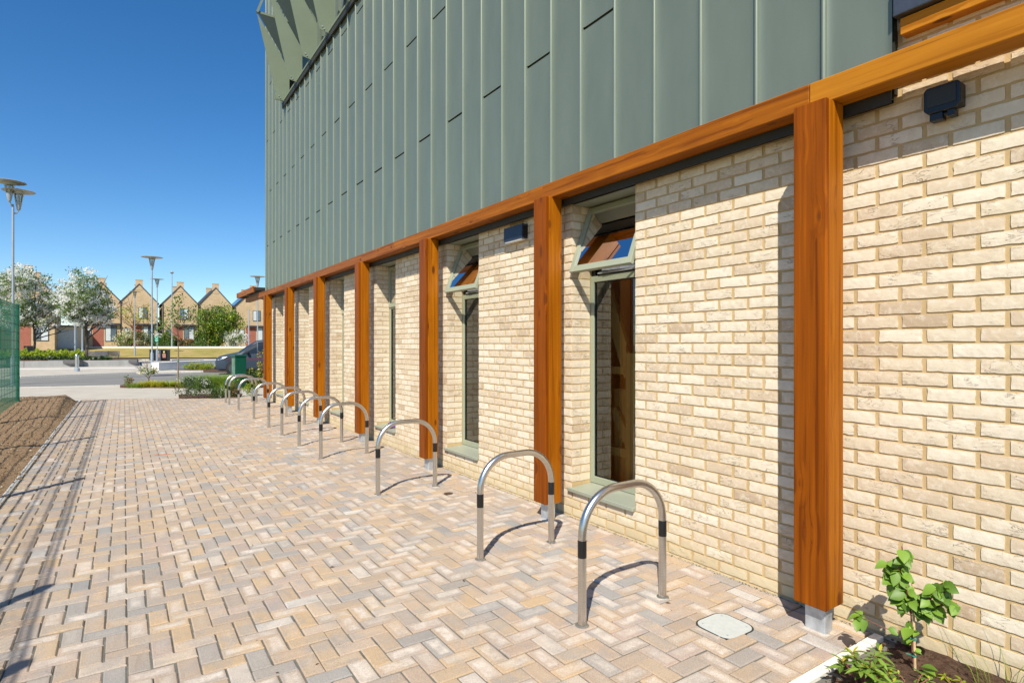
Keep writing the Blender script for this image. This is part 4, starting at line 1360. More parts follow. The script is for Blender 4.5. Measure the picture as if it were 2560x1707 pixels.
for i, u_ in enumerate((362, 382, 402, 424, 455)):
    p = G(u_, 968.5 - i * .2); grass_clump("strappy_plant", labs[i], (p.x, p.y, 0.02), .45, .32 + .05 * (i % 2), 80, M['leaf_yel'] if i != 3 else M['leaf_lime'], 1.0, .022, gy, 60 + i)["category"] = "plant"
gs = "dark leafy shrubs in the front bed"
for i, (u_, v_, rx, h, lab) in enumerate([(470, 996, .30, .62, "dark leafy shrub at the left corner of the front bed"), (507, 995.5, .24, .62, "upright dark shrub second in the front bed"), (487, 989, .3, .55, "dark shrub behind the two front corner shrubs"),
                                       (540, 995.5, .17, .30, "small dark shrub with white flowers near the bike stands"), (585, 992, .14, .32, "tiny reddish shrub between the two farthest bike stands"), (628, 989, .22, .36, "pale olive shrub left of the last timber post")]):
    random.seed(70 + i)
    p = G(u_, v_)
    bush("leafy_shrub", lab, "shrub", (p.x, p.y, 0.02), (rx, rx, h / 2), 26, 22, .055, .022, [M['leaf_dark'] if i < 5 else M['leaf_lime'], M['petal'] if i not in (4, 5) else M['leaf_red'], M['leaf_mid']], [1.0, .12 if i != 4 else .4, .4], gs)
random.seed(9)
bush("leafy_shrub", "yellow and green shrub right of the green cabinet", "shrub", tuple(G(632, 968, 0.0)), (.45, .4, .32), 34, 24, .09, .035, [M['leaf_dark'], M['leaf_yel'], M['leaf_mid']], [1.0, .5, .5])
bush("rose_stem", "bare stemmed plant with a leafy top at the bed's left end", "plant", tuple(G(320, 967, 0.0)), (.16, .16, .2), 10, 16, .05, .03, [M['leaf_red'], M['leaf_mid']], [1, .6])
bush("rose_stem", "leaning stem with green leaves above the far road edge", "plant", tuple(G(372, 966, 0.0)), (.3, .2, .12), 10, 16, .06, .035, [M['leaf_mid'], M['leaf_yel']], [1, .4], None, .45)
bush("climbing_shrub", "thin yellow-leaved climber beside the last timber post", "plant", tuple(G(652, 968, 0.0)), (.08, .08, .75), 14, 8, .05, .035, [M['leaf_yel'], M['leaf_red']], [1, .4])

# ------------------------------------------------------------------ cabinet
pC = G(602, 970.5)
t = thing("utility_cabinet", "dark green metal utility cabinet in the bed behind the bike stands", "cabinet", (pC.x, pC.y, 0), rad(10))
b = MB(); b.box(-.19, .19, 0, .38, 0, 1.14); local(b, "case", M['cabinet'], t, bevel=.006)
b = MB(); b.box(-.215, .215, -.025, .405, 1.141, 1.21); local(b, "lid", M['cabinet'], t, bevel=.008)
b = MB(); b.lathe([(.012, 0), (.012, .01)], (0, 0, 0), 10)
o = local(b, "lock", M['black'], t); o.location = (-.09, -.001, .98); o.rotation_euler = (rad(90), 0, 0)
b = MB(); b.box(-.18, .18, -.004, -.001, .05, 1.10); local(b, "door", M['cabinet'], t, bevel=.001)
b = MB(); b.box(-.194, -.1905, .03, .35, .06, 1.08); local(b, "side_panel", M['cabpale'], t)  # side painted paler for its glossy reflection, plus some fading

# ------------------------------------------------------------------ grey van
def make_van(loc, rz):
    t = thing("van", "grey compact van with thin red side stripes, half hidden by the last post", "van", loc, rz)
    # station: x, zbottom, half width, zbelt, zroof, roof half width, shoulder
    st = [(0.00, .42, .52, .62, .66, .46), (0.05, .27, .74, .74, .84, .60), (0.20, .21, .86, .86, .95, .68), (0.55, .20, .905, .94, 1.04, .72), (0.95, .20, .915, 1.00, 1.12, .72),
          (1.18, .20, .915, 1.03, 1.17, .72), (1.65, .20, .915, 1.06, 1.50, .66), (2.10, .20, .915, 1.08, 1.77, .62), (2.5, .20, .915, 1.09, 1.84, .63), (3.4, .20, .915, 1.10, 1.86, .65), (4.1, .22, .91, 1.10, 1.83, .66), (4.36, .30, .89, 1.05, 1.72, .64), (4.42, .40, .86, 1.0, 1.6, .6)]
    ring = []
    for (x, zb, hw, zl, zr, rw) in st:
        half = [(0, zb), (hw * .86, zb), (hw * .985, zb + .10), (hw, (zb + zl) / 2), (hw * .985, zl), ((hw + rw) / 2 * 1.0, (zl + zr) / 2 + .02), (rw, zr - .035), (rw * .8, zr), (0, zr + .02)]
        full = half + [(-y, z) for y, z in half[-2:0:-1]]
        ring.append([(x, y, z) for y, z in full])
    n = len(ring[0])
    V = [p for r in ring for p in r]
    f = []
    for i in range(len(st) - 1):
        for k in range(n):
            k2 = (k + 1) % n
            f.append((i * n + k, i * n + k2, (i + 1) * n + k2, (i + 1) * n + k))
    f.append(tuple(range(n - 1, -1, -1))); bb = (len(st) - 1) * n; f.append(tuple(range(bb, bb + n)))
    b = MB(); b.add(V, f); local(b, "body", M['vanpaint'], t, smooth=True, angle=32)
    def sidept(x, s, up, off=.012):
        """point on the glasshouse side at station x, fraction s between belt and roof"""
        for i in range(len(st) - 1):
            if st[i][0] <= x <= st[i + 1][0]:
                u_ = (x - st[i][0]) / (st[i + 1][0] - st[i][0]); A = [st[i][k] * (1 - u_) + st[i + 1][k] * u_ for k in range(6)]; break
        _, zb, hw, zl, zr, rw = A
        y0, z0 = hw * .985, zl; y1, z1 = (hw + rw) / 2, (zl + zr) / 2 + .02; y2, z2 = rw, zr - .035
        if s < .5: y = y0 + (y1 - y0) * s * 2; z = z0 + (z1 - z0) * s * 2
        else: y = y1 + (y2 - y1) * (s - .5) * 2; z = z1 + (z2 - z1) * (s - .5) * 2
        return (x, (y + off) * up, z)
    for sgn in (1, -1):
        for quad in ([(1.30, .05), (2.10, .05), (2.10, .5), (1.50, .5)], [(1.50, .5), (2.10, .5), (2.10, .92), (1.78, .88)], [(2.16, .05), (3.2, .05), (3.2, .5), (2.16, .5)], [(2.16, .5), (3.2, .5), (3.2, .92), (2.16, .92)]):
            b = MB()
            pts = [sidept(x, s, sgn) for x, s in quad]
            # split at the mid line so the pane follows the body
            b.add(pts, [tuple(range(len(pts)))]); local(b, "side_window", M['carglass'], t)
    b = MB()
    def wp(x, y, o=.012):
        for i in range(len(st) - 1):
            if st[i][0] <= x <= st[i + 1][0]:
                u_ = (x - st[i][0]) / (st[i + 1][0] - st[i][0]); zr = st[i][4] * (1 - u_) + st[i + 1][4] * u_; rw = st[i][5] * (1 - u_) + st[i + 1][5] * u_
        yy = y * rw; z = zr + .02 if y == 0 else (zr if abs(y) <= .81 else zr - .035)
        return (x - o * .7, yy, z + o)
    xs = [1.2, 1.65, 2.08]; ysn = [-.98, -.8, 0, .8, .98]
    V = [wp(x, y) for x in xs for y in ysn]
    b.add(V, [(i * 5 + j, i * 5 + j + 1, (i + 1) * 5 + j + 1, (i + 1) * 5 + j) for i in range(2) for j in range(4)])
    local(b, "windscreen", M['carglass'], t, smooth=True, angle=0)
    for x in (.88, 3.6):
        for sgn in (1, -1):
            b = MB(); b.tube([(x, sgn * .70, .33), (x, sgn * .922, .33)], .36, 28); local(b, "wheel_arch", M['tyre'], t, smooth=True)
            b = MB(); b.tube([(x, sgn * .72, .315), (x, sgn * .75, .315), (x, sgn * .915, .315), (x, sgn * .938, .315)], [.30, .318, .318, .29], 28)
            w = local(b, "wheel", M['tyre'], t, smooth=True)
            b = MB(); b.tube([(x, sgn * .93, .315), (x, sgn * .942, .315)], .215, 24)
            for q in range(5):
                a = q * 2 * math.pi / 5; b.bar((x, sgn * .948, .315), (x + .19 * math.cos(a), sgn * .946, .315 + .19 * math.sin(a)), .05, .012, Vector((0, 1, 0)))
            local(b, "rim", M['rim'], w)
    for sgn in (1, -1):
        b = MB(); b.add([(.12, sgn * .83, .76), (.42, sgn * .917, .84), (.62, sgn * .925, .95), (.36, sgn * .86, .925), (.17, sgn * .78, .87)], [(0, 1, 2, 3, 4)])
        local(b, "headlight", M['headlight'], t)
        b = MB(); b.lathe([(.02, -.06), (.075, -.03), (.085, .03), (.05, .08)], (1.62, sgn * 1.02, 1.14), 12); b.bar((1.62, sgn * .9, 1.1), (1.62, sgn * 1.0, 1.12), .04)
        local(b, "mirror", M['tyre'], t, smooth=True)
        b = MB()
        for z in (.74, .80, .86):
            x = .62 if z != .74 else .55
            b.box(x, 3.2, min(sgn * .90, sgn * .920), max(sgn * .90, sgn * .920), z, z + .009)
        local(b, "red_marking", M['redline'], t)
        b = MB(); b.box(1.25, 3.3, min(sgn * .90, sgn * .93), max(sgn * .90, sgn * .93), .24, .34); local(b, "side_skirt", M['tyre'], t, bevel=.01)
    b = MB()
    for z in (.56, .62, .68): b.box(-.03 + (z - .5) * .12, .10, -.36, .36, z, z + .035)
    local(b, "grille", M['tyre'], t, bevel=.008)
    b = MB(); b.box(-.05, .03, -.45, .45, .28, .40); local(b, "lower_grille", M['tyre'], t, bevel=.02)
    b = MB(); b.box(-.035, -.02, -.26, .26, .43, .54); local(b, "number_plate", M['white'], t)
    return t
pV = P(527, 31.6, -0.1)
VA = rad(25)
# nose at pV; van length runs right and slightly away
van = make_van((pV.x + .35 * math.cos(-YAW + VA) , pV.y + .9, -0.098), -YAW + VA)
van.scale = (1, 1, 1.06)

# ------------------------------------------------------------------ street furniture
def lamp(label, base, H, disc_r, heads=1, group="grey street lamps", lean=0.0, rz=0, base_h=1.0):
    t = thing("street_lamp", label, "street lamp", base, rz, group)
    b = MB(); b.lathe([(.045, base_h + .1), (.042, H - .9)], (0, 0, 0), 12); b.lathe([(.042, H - .9), (.03, H - .7)], (0, 0, 0), 12); local(b, "pole", M['pole'], t, smooth=True)
    b = MB(); b.lathe([(.085, -.1), (.085, base_h), (.06, base_h + .1)], (0, 0, 0), 14); local(b, "base_section", M['pole'], t, smooth=True)
    offs = [(0, 0, 0)] if heads == 1 else [(-.10, -.10, .15), (.17, .10, -.15)]
    for ox_, oy_, oz_ in offs:
        z = H - .75 + oz_
        if heads == 2:
            b = MB(); b.tube([(0, 0, z - .2), (ox_ * .6, oy_ * .6, z - .15), (ox_, oy_, z)], .03, 8); local(b, "arm", M['pole'], t)
        b = MB(); b.lathe([(.05, z - .02), (.06, z), (.115, z + .30), (.12, z + .33), (.05, z + .34)], (ox_, oy_, 0), 16); h = local(b, "lamp_head", M['pole'], t, smooth=True)
        b = MB(); b.lathe([(.12, z + .34), (.175, z + .66)], (ox_, oy_, 0), 16); local(b, "lens", M['glass'], t, smooth=True)
        b = MB(); b.lathe([(.035, z + .34), (.05, z + .44), (.045, z + .56), (.02, z + .60)], (ox_, oy_, 0), 12); local(b, "bulb", M['white'], t, smooth=True)
        b = MB()
        b.lathe([(.19, z + .655), (.21, z + .735), (disc_r * .97, z + .765), (disc_r, z + .775), (disc_r * .97, z + .787), (.1, z + .81), (.02, z + .82)], (ox_, oy_, 0), 32)
        local(b, "disc", M['lampdisc'], t, smooth=True, angle=25)
    return t
L1 = P(32.5, 24, 0)
lamp("tall double-headed grey lamp post at the left edge behind the green fence", L1, 8.1, .56, 2)
p = P(380, 36.5, 0); lamp("tall grey street lamp with broad disc top, nearest to the white block", p, 7.05, .61)
p = P(393, 54, 0); lamp("shorter-looking street lamp just right of the tall one, carrying a green sign", p, 7.65, .55)
SG = p
p = P(337, 66, ground_h(66)); lamp("small distant street lamp in front of the first full gabled house", p, 7.3, .58)
p = P(644, 46, 0); lamp("street lamp rising behind the end of the timber beam", p, 6.95, .58)
p = P(430, 78, 1.2)
t = thing("street_lamp", "tall plain column lamp with small head between two gabled houses", "street lamp", p, 0, "grey street lamps")
b = MB(); b.lathe([(.10, -.1), (.10, 1.1), (.07, 1.25), (.05, 9.9)], (0, 0, 0), 12); local(b, "pole", M['pole'], t, smooth=True)
b = MB(); b.lathe([(.05, 9.9), (.18, 10.0), (.24, 10.08), (.1, 10.2), (.03, 10.35)], (0, 0, 0), 14); local(b, "lamp_head", M['pole'], t, smooth=True)
p = P(622, 60, 0)
t = thing("street_pole", "thin grey pole behind the van roof left of the last post", "pole", p)
b = MB(); b.lathe([(.06, -.1), (.055, 5.2)], (0, 0, 0), 10); local(b, "pole", M['pole'], t)
p = P(188, 62, 0)
for u_, lab in ((188, "thin grey pole between the two blossom tree trunks"), (206, "thicker grey pole just left of the right blossom trunk")):
    p = P(u_, 60, 0)
    t = thing("street_pole", lab, "pole", p)
    b = MB(); b.lathe([(.11, -.1), (.11, 1.0), (.08, 1.1), (.07, 6)], (0, 0, 0), 10); local(b, "pole", M['pole'], t)
# small green sign on the lamp
t = thing("small_sign", "small green square sign with white symbol on a lamp post", "sign", (SG.x, SG.y, 0), -YAW)
b = MB(); b.box(-.17, .17, -.10, -.09, 1.83, 2.32); local(b, "sign_plate", M['signgreen'], t)
b = MB()
for sx in (-1, 1):
    for sz in (-1, 1):
        b.bar((sx * .11, -.103, 2.10 + sz * .13), (sx * .05, -.103, 2.10 + sz * .06), .03, .006, Vector((0, 1, 0)))
b.box(-.03, .03, -.105, -.1005, 2.08, 2.14); b.box(-.08, .08, -.105, -.1005, 1.88, 1.92)
local(b, "symbol", M['white'], t)
# bins
def bin_(label, p, w, mats, rz):
    t = thing("litter_bin", label, "bin", p, rz, "dark litter bins by the lamp posts")
    b = MB(); b.box(-w / 2, w / 2, 0, .5, .03, 1.06); local(b, "case", mats, t, bevel=.01)
    b = MB(); b.box(-w / 2 - .02, w / 2 + .02, -.02, .52, 1.061, 1.09); local(b, "lid", M['bin'], t)
    b = MB(); b.lathe([(.09, 0), (.09, .006)], (0, 0, 0), 20); o = local(b, "emblem", M['gold'], t); o.location = (0, -.002, .88); o.rotation_euler = (rad(90), 0, 0)
    b = MB()
    for k in range(4): b.box(-w * .28, w * .28, -.006, -.001, .34 + k * .09, .40 + k * .09)
    b.box(-w * .2, w * .2, -.006, -.001, .70, .74)
    local(b, "poster", M['poster'], t)
    return t
bin_("black litter bin with gold disc emblem, right-hand one", P(410, 54.5, 0), .58, M['bin'], -YAW)
bin_("dark grey litter bin beside the black one, behind the lamp posts", P(395, 55.0, 0), .5, M['bingrey'], -YAW)
bin_("dark litter bin behind the leftmost tall lamp column", P(380, 55.6, 0), .5, M['bin'], -YAW)
bin_("dark litter bin at the left behind the lime ground cover", P(66, 58, 0.35), .55, M['bin'], -YAW)
# bollard
pB = G(192.5, 928)
t = thing("bollard", "round-topped stainless steel bollard on the far pavement", "bollard", pB)
b = MB(); b.lathe([(.14, 0), (.14, .16), (.095, .2)], (0, 0, 0), 20); local(b, "collar", M['pole'], t, smooth=True)
b = MB(); b.lathe([(.095, .0), (.095, .88), (.11, .885), (.11, .93), (.08, .98), (.01, 1.0)], (0, 0, 0), 20); local(b, "post", M['steel'], t, smooth=True)

# seat walls
def wall_run(name, label, pts, w, z1, mat, cat="wall", group=None):
    mb = MB()
    for a, b in zip(pts[:-1], pts[1:]):
        d = Vector((b[0] - a[0], b[1] - a[1], 0)); L = d.length; d.normalize(); n = Vector((-d.y, d.x, 0)) * w
        k = max(1, int(L / 3.0))
        for i in range(k):
            p = Vector((a[0], a[1], 0)) + d * (L * i / k + .006); q = Vector((a[0], a[1], 0)) + d * (L * (i + 1) / k - .006)
            mb.prism([tuple(p[:2]), tuple(q[:2]), tuple((q + n)[:2]), tuple((p + n)[:2])], -.1, z1)
    o = mb.build(name, mat, bevel=.02)
    return tag(o, label, cat, group)
wall_run("seat_wall", "long low grey concrete seat wall with timber seats beyond the road", [G(-400, 924), G(60, 918.5), G(345, 914.5)], .45, .43, M['concrete2'])
wb0 = P(397, 35.5)
t = thing("planter_wall", "low grey planter wall with bright white end block right of the tall lamp", "wall", (wb0.x, wb0.y, 0))
A = P(397, 35.0); dd = Vector((.65, .76, 0)).normalized(); nn2 = Vector((-.76, .65, 0)).normalized() * .475
b = MB(); b.prism([tuple(q[:2]) for q in (A, A + dd * 14, A + dd * 14 + nn2, A + nn2)], -.1, .50); b.build("coping_block", M['whiteconc'], t, bevel=.02)
flat("verge_soil", [P(437, 35.5), P(760, 33.5), P(760, 46), P(470, 37.2)], 0.02, M['soil_dark'], .1)
for i, (u_, lab) in enumerate(((478, "low lime green plant nearest the white block wall's middle"), (498, "low lime plant next to the van's nose plants"), (520, "low lime plant touching the van's nose"))):
    random.seed(90 + i)
    bush("low_plant", lab, "plant", tuple(P(u_, 35.6 + i * .3, 0.0)), (.42, .3, .2), 22, 20, .09, .04, [M['leaf_lime'], M['leaf_yel']], [1, .3], "low lime plants before the planter wall")
# timber seats on the wall
def seat(label, u0, u1, F, z):
    p = P((u0 + u1) / 2, F, z); hw = (u1 - u0) / FPX * F / 2
    t = thing("timber_seat", label, "bench seat", p, -YAW + rad(-3), "timber seats on the low concrete wall")
    b = MB()
    for k in range(5): b.box(-hw, hw, -.06 + k * .1, .025 + k * .1, .0, .045)
    local(b, "seat_slats", M['benchwood'], t)
    b = MB()
    for k in range(3): b.box(-hw, hw, -.09, -.065, -.21 + k * .075, -.145 + k * .075)
    local(b, "front_slats", M['benchwood'], t)
seat("dark timber seat on the concrete wall behind the bollard", 120, 203, 40.76, .44)
seat("dark timber seat at the right end of the long concrete wall", 301, 345, 42.5, .44)
seat("dark timber seat on the wall hidden mostly by the green fence", -60, 20, 39.1, .44)
seat("long dark timber seat seen just above the white block wall", 430, 503, 46, .33)
# planter soil and lime ground cover
flat("planter_soil", [P(-500, 42.2), P(345, 43.6), P(345, 52), P(-500, 50)], .40, M['soil_dark'], .45)
random.seed(12)
def cover_mass(name, u0, u1, F0, F1, z, h, n, mat, size):
    b = MB(); pts = []
    for _ in range(n):
        u_ = random.uniform(u0, u1); F = random.uniform(F0, F1); p = P(u_, F)
        hh = h * (.75 + .25 * math.sin(u_ * .12) * math.sin(u_ * .31 + 1))
        pts.append((p.x, p.y, z + hh * random.random() ** .5))
    leaf_cloud(b, pts, size)
    return tag(b.build(name, mat), kind="stuff")
cover_mass("lime_ground_cover", -80, 210, 44.5, 48, .4, .85, 7000, M['leaf_lime'], .10)
cover_mass("dark_ground_cover", -80, 280, 43.3, 44.4, .4, .30, 2600, M['leaf_dark'], .10)
cover_mass("wall_top_ivy", 240, 275, 43.6, 44.6, .4, .28, 500, M['leaf_dark'], .10)
# park benches behind the planter
def bench(label, u_, F, w, rz=0):
    t = thing("park_bench", label, "bench", P(u_, F, 0.0), -YAW + rz, "grey slatted benches on the plaza")
    b = MB()
    for k in range(4): b.box(-w / 2, w / 2, -.45 + k * .11, -.36 + k * .11, .42, .45)
    local(b, "seat", M['benchwood'], t)
    b = MB()
    for k in range(5): b.box(-w / 2, w / 2, .02, .05, .48 + k * .10, .565 + k * .10)
    local(b, "backrest", M['benchwood'], t)
    for x in (-w / 2 + .1, w / 2 - .1):
        b = MB(); b.box(x - .025, x + .025, -.43, -.38, 0, .42); b.box(x - .025, x + .025, .0, .05, 0, .48); b.box(x - .025, x + .025, -.43, .05, .62, .65); local(b, "leg", M['pole'], t)
bench("grey slatted bench right of the right blossom tree trunk", 268, 54.5, 2.3)
bench("grey slatted bench in tree shade just behind the right trunk", 240, 52.5, 1.9, .15)
bench("grey slatted bench between the blossom trees on the far side", 138, 61, 2.1)
bench("grey slatted bench directly left of the right blossom trunk", 196, 60, 2.2)
# white edge wall on top of the lawn
wall_run("edge_wall", "thin white edging wall along the top of the lawn", [P(-900, 76.6), P(1500, 76.6)], .25, 1.30, M['whiteconc'])
# railing at the left houses
t = thing("estate_railing", "thin dark metal railing before the left houses", "railing", P(120, 79, 1.2), -YAW)
b = MB()
for k in range(9):
    b.box(-5 + k * 1.25 - .02, -5 + k * 1.25 + .02, -.02, .02, 0, 1.15)
for z in (.35, .75, 1.12): b.box(-5, 5, -.012, .012, z - .012, z + .012)
local(b, "rails", M['housetrim'], t)

# ------------------------------------------------------------------ houses
def house(label, xc, w, Y, depth, eave, ridge, base, solar=False, variant=0, seed=0):
    t = thing("gabled_house", label, "house", (xc, Y, base), 0, "gabled buff brick houses across the square")
    hw = w / 2; e = eave - base; r = ridge - base
    b = MB()
    pts = [(-hw, -.3), (hw, -.3), (hw, e), (0, r), (-hw, e)]
    b.prism([(p[0], p[1]) for p in pts], 0, depth, 0, Matrix(((1, 0, 0, 0), (0, 0, 1, 0), (0, 1, 0, 0), (0, 0, 0, 1))))
    local(b, "wall", M['houseb'], t)
    # roof slabs
    b = MB()
    sl_ = math.hypot(hw, r - e)
    for sgn in (-1, 1):
        nx_, nz_ = sgn * (r - e) / sl_, hw / sl_
        o1 = (sgn * (hw + .12), e - .12 * (r - e) / hw); o2 = (0, r)
        tt = .12
        q = [o1, o2, (o2[0], o2[1] + tt / nz_), (o1[0] + nx_ * tt, o1[1] + nz_ * tt)]
        b.prism(q, -.08, depth + .08, 0, Matrix(((1, 0, 0, 0), (0, 0, 1, 0), (0, 1, 0, 0), (0, 0, 0, 1))))
    rf = local(b, "roof", M['roof'], t)
    for yy in (0.0, depth - .7):
        b = MB(); b.box(-.42, .42, yy - .03, yy + .6, r - .75, r + .62); b.box(-.46, .46, yy - .07, yy + .64, r + .62, r + .70)
        o = local(b, "chimney", M['houseb'], rf)
    if solar:
        b = MB()
        nx_, nz_ = -(r - e) / sl_, hw / sl_
        A = Vector((-(hw + .05), 0, e + .0)); D = Vector((0, 0, r)) - Vector((-hw, 0, e))
        for i in range(2):
            for j in range(4):
                s0, s1 = .06 + i * .44, .06 + i * .44 + .42; y0 = .4 + j * 1.7
                P0 = Vector((-hw, 0, e)) + D * s0; P1 = Vector((-hw, 0, e)) + D * s1; nn_ = Vector((nx_, 0, nz_)) * .2
                b.add([(P0 + nn_ + Vector((0, y0, 0))), (P1 + nn_ + Vector((0, y0, 0))), (P1 + nn_ + Vector((0, y0 + 1.6, 0))), (P0 + nn_ + Vector((0, y0 + 1.6, 0)))], [(0, 1, 2, 3)])
        local(b, "solar_panel", M['solar'], rf)
    # porch, red brick bay
    b = MB(); b.box(0.0, hw - .12, -.42, -.01, 3.05, 3.25); b.box(-hw * .35, 0.0, -.42, -.01, 3.05, 3.25); local(b, "porch_canopy", M['housetrim'], t)
    b = MB(); b.box(-hw * .42, hw * .12, -.03, -.002, -.2, 3.05); local(b, "red_brick_panel", M['houser'], t)
    def win(x0, x1, z0, z1, cur=True):
        b = MB(); b.box(x0, x1, -.05, -.001, z0, z1); f_ = local(b, "window", M['housetrim'], t)
        m = 1 if (x1 - x0) < .9 else 2
        for i in range(m):
            xa = x0 + .07 + i * (x1 - x0 - .07) / m; xb = xa + (x1 - x0 - .07) / m - .07
            b = MB(); b.box(xa, xb, -.062, -.052, z0 + .08, z1 - .08); local(b, "pane", M['curtain'] if (cur and (i + seed) % 2 == 0) else M['housewin'], f_)
    win(-.1, 1.0, 3.95, 5.55, variant != 2)
    win(hw * .2, hw * .78, .8, 2.95)
    win(-hw * .78, -hw * .48, 1.5, 2.6)
    b = MB(); b.tube([(-hw + .06, -.07, -.2), (-hw + .06, -.07, e)], .05, 8); local(b, "downpipe", M['housetrim'], t)
YH = 95.2
house("gabled house with pale curtains, directly right of the right blossom tree's neighbour house", 1.75, 4.35, YH, 8.5, 7.34, 9.85, 1.2, False, 0, 0)
house("gabled house seen behind the sapling, between the tall plain lamp", 6.70, 4.45, YH, 8.5, 7.34, 9.85, 1.2, False, 1, 1)
house("gabled house behind the bushy green tree with dark left roof slope", 11.25, 4.3, YH, 8.5, 7.34, 9.85, 1.2, False, 2, 1)
house("gabled house with blue solar panels on its left roof slope", 16.4, 5.2, YH, 8.5, 7.2, 9.85, 1.2, True, 1, 0)
house("gabled house just right of the right blossom tree, half hidden by it", -2.55, 4.4, YH, 8.5, 7.34, 9.85, 1.2, False, 0, 0)
house("gabled house behind the two blossom trees, seen between the crowns", -9.4, 5.0, 88.0, 8.5, 7.5, 10.2, 1.2, False, 1, 1)
house("gabled house at the far left behind the fence and blossom", -15.2, 5.0, 86.0, 8.5, 7.5, 10.2, 1.2, False, 0, 0)
t = thing("garage", "low cream garage with flat dark roof between the blossom tree trunks", "garage", (-6.0, 92, 1.2))
b = MB(); b.box(-1.8, 1.5, 0, 6, -.2, 2.6); local(b, "wall", M['render'], t)
b = MB(); b.box(-1.9, 1.6, -.1, 6.1, 2.6, 2.8); local(b, "roof", M['housetrim'], t)
b = MB(); b.box(-1.3, 1.1, -.04, -.005, .0, 2.2); local(b, "door", M['curtain'], t)
t = thing("garden_wall_house", "small low red brick outbuilding between first and second gabled houses", "outbuilding", (4.2, 97, 1.2))
b = MB(); b.box(-.35, .35, 0, 5, -.2, 2.7); local(b, "wall", M['houseb'], t)
b = MB(); b.box(-.4, .4, -.1, 5.1, 2.7, 3.6); local(b, "roof", M['houser'], t)

# ------------------------------------------------------------------ foreground plants
def ovate(mb, base, d, up, L, W, droop=.25, mi=0, fold=.16):
    d = Vector(d).normalized(); up = Vector(up); side = d.cross(up)
    if side.length < 1e-3: side = d.cross(Vector((1, 0, 0)))
    side.normalize(); nrm = side.cross(d).normalized()
    prof = [(0, 0.0), (.12, .55), (.32, .95), (.55, 1.0), (.78, .62), (.92, .25), (1.0, 0.0)]
    V = []
    for t_, w_ in prof:
        c = Vector(base) + d * L * t_ - Vector((0, 0, 1)) * droop * L * t_ * t_
        V += [c + side * W * w_ * .5 + nrm * W * fold * w_, c + nrm * 0.0, c - side * W * w_ * .5 + nrm * W * fold * w_]
    f = []
    for i in range(len(prof) - 1):
        a = i * 3
        f += [(a, a + 1, a + 4, a + 3), (a + 1, a + 2, a + 5, a + 4)]
    mb.add([tuple(v) for v in V], f, mi)
random.seed(77)
pc = G(2288.6, 1681.6, 0.0)
t = thing("climbing_plant", "leafy green climbing plant tied to a bamboo cane by the brick wall", "plant", (pc.x, pc.y, 0))
b = MB(); b.tube([(0, 0, -.05), (-.005, .01, .44)], .006, 8); local(b, "cane", M['cane'], t)
stem = MB(); lf = MB()
toCam = Vector((-pc.x, -pc.y, .9)).normalized()
def shoot(p, q, r0, leaves, L, spread=1.0, mid=None):
    p = Vector(p); q = Vector(q); m_ = (p + q) / 2 + (Vector(mid) if mid else Vector((0, 0, .01)))
    stem.tube([p, m_, q], [r0, r0 * .8, r0 * .5], 6)
    for i in range(leaves):
        s = random.uniform(.25, 1.0)
        c = p.lerp(q, s) + Vector((random.gauss(0, .006), random.gauss(0, .006), random.gauss(0, .006)))
        d = Vector((random.gauss(0, .6), random.gauss(0, 1), random.gauss(-.1, .6))) + toCam * .25
        l = L * random.uniform(.7, 1.15)
        ovate(lf, c + d.normalized() * .006, d, Vector((0, 0, .7)) + toCam * 1.0 + Vector((random.gauss(0, .3), random.gauss(0, .3), 0)), l, l * .82, random.uniform(.2, .6))
# side axes in the picture plane of the wall: +Y is away (left), -Y nearer (right)
sh = [((0, .01, .05), (0.0, .02, .30)), ((0, .02, .28), (-.03, .06, .50)), ((0, .02, .28), (.0, -.08, .40)), ((0, .02, .30), (-.02, -.13, .44)), ((0, .0, .30), (-.01, -.17, .40)), ((-.01, -.04, .38), (-.02, -.12, .48)), ((0, .02, .28), (-.05, .02, .42)),
      ((0, .03, .33), (-.02, .10, .47)), ((0, .03, .30), (-.03, -.03, .36)), ((-.01, .04, .42), (-.02, .05, .60)), ((0, .05, .45), (.0, .12, .50))]
for i, (p, q) in enumerate(sh):
    shoot(p, q, .005, 3 if i == 0 else 13, .060)
shoot((0, .02, .17), (-.06, .22, .20), .0025, 1, .05, mid=(0, 0, -.01))
for k in range(7):
    d = Vector((random.gauss(0, 1), random.gauss(0, 1), random.gauss(.2, .6)))
    ovate(lf, Vector((-.06, .23, .20)) + Vector((random.gauss(0, .01), random.gauss(0, .012), random.gauss(0, .01))), d + Vector((0, .3, 0)), (0, 0, 1), .055, .042, .5)
for z in (.10, .16, .20):
    for k in range(4):
        d = Vector((random.gauss(0, 1), random.gauss(0, 1), random.gauss(.3, .5)))
        ovate(lf, (random.gauss(0, .01), random.gauss(0, .01), z), d, (0, 0, 1), .04, .028, .4)
for k in range(3):
    d = Vector((-.5 + .3 * k, -.6, .25)); ovate(lf, (.0 - .01 * k, -.03, .02 + .015 * k), d, (0, 0, 1), .075, .05, .3)
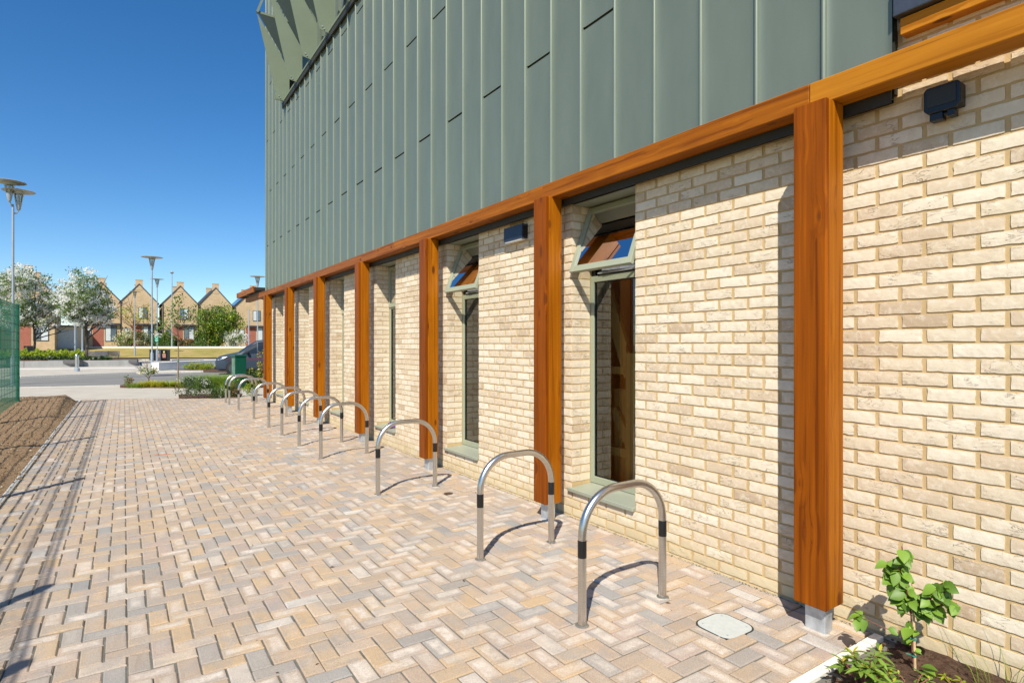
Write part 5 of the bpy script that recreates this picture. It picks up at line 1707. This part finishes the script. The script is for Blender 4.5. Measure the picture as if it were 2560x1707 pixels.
local(stem, "stems", M['twig'], t)
local(lf, "leaves", M['leaf_hyd'], t, smooth=True, angle=0)
for z in (.30, .16, .08):
    b = MB(); b.lathe([(.012, 0), (.012, .008)], (-.002, .006, z), 10); b.bar((-.002, .0, z + .004), (-.03, .03, z + .012), .006, .004); local(b, "tie", M['tie'], t)

def lance_shrub(label, base, n_sh, h, L, seed, mat='leaf_gloss', ymat='leaf_yel', spread=.115):
    random.seed(seed)
    t = thing("low_shrub", label, "shrub", base)
    st_ = MB(); l1 = MB(); l2 = MB()
    for _ in range(n_sh):
        a = random.uniform(0, 6.28); rr = spread * math.sqrt(random.random())
        q = Vector((rr * math.cos(a), rr * math.sin(a), h * random.uniform(.55, 1)))
        st_.tube([(q.x * .3, q.y * .3, -.02), q * .6 + Vector((0, 0, 0)), q], [.004, .003, .002], 5)
        nL = random.randint(7, 11)
        for i in range(nL):
            aa = i * 2.4 + random.uniform(-.3, .3)
            el = random.uniform(-.1, .7)
            d = Vector((math.cos(aa), math.sin(aa), el))
            l = L * random.uniform(.7, 1.1)
            m_ = l2 if (i >= nL - 2) else l1
            if m_ is l2: l *= .6; d.z += .8
            ovate(m_, q - Vector((0, 0, random.uniform(0, .035))), d, (0, 0, 1), l, l * .27, random.uniform(.15, .5), 0, .12)
    local(st_, "stems", M['twig'], t)
    local(l1, "leaves", M[mat], t, smooth=True, angle=0)
    if l2.n: local(l2, "young_leaves", M[ymat], t, smooth=True, angle=0)
    return t
lance_shrub("glossy evergreen shrub with yellow young tips beside the pale bed kerb", (2.80, 1.27, 0.01), 17, .16, .078, 101)
lance_shrub("small yellow-green seedling shrub right of the glossy one", (3.12, 1.04, 0.01), 3, .05, .045, 102, 'leaf_lime')
lance_shrub("small green shoot below the climbing plant", (2.98, 1.17, 0.01), 4, .06, .05, 103, 'leaf_gloss')
grass_clump("grass_clump", "wispy grass tuft against the wall at the lower right corner", (3.28, .86, 0.0), .32, .34, 48, M['grass'], 1.0, .0018, None, 55)
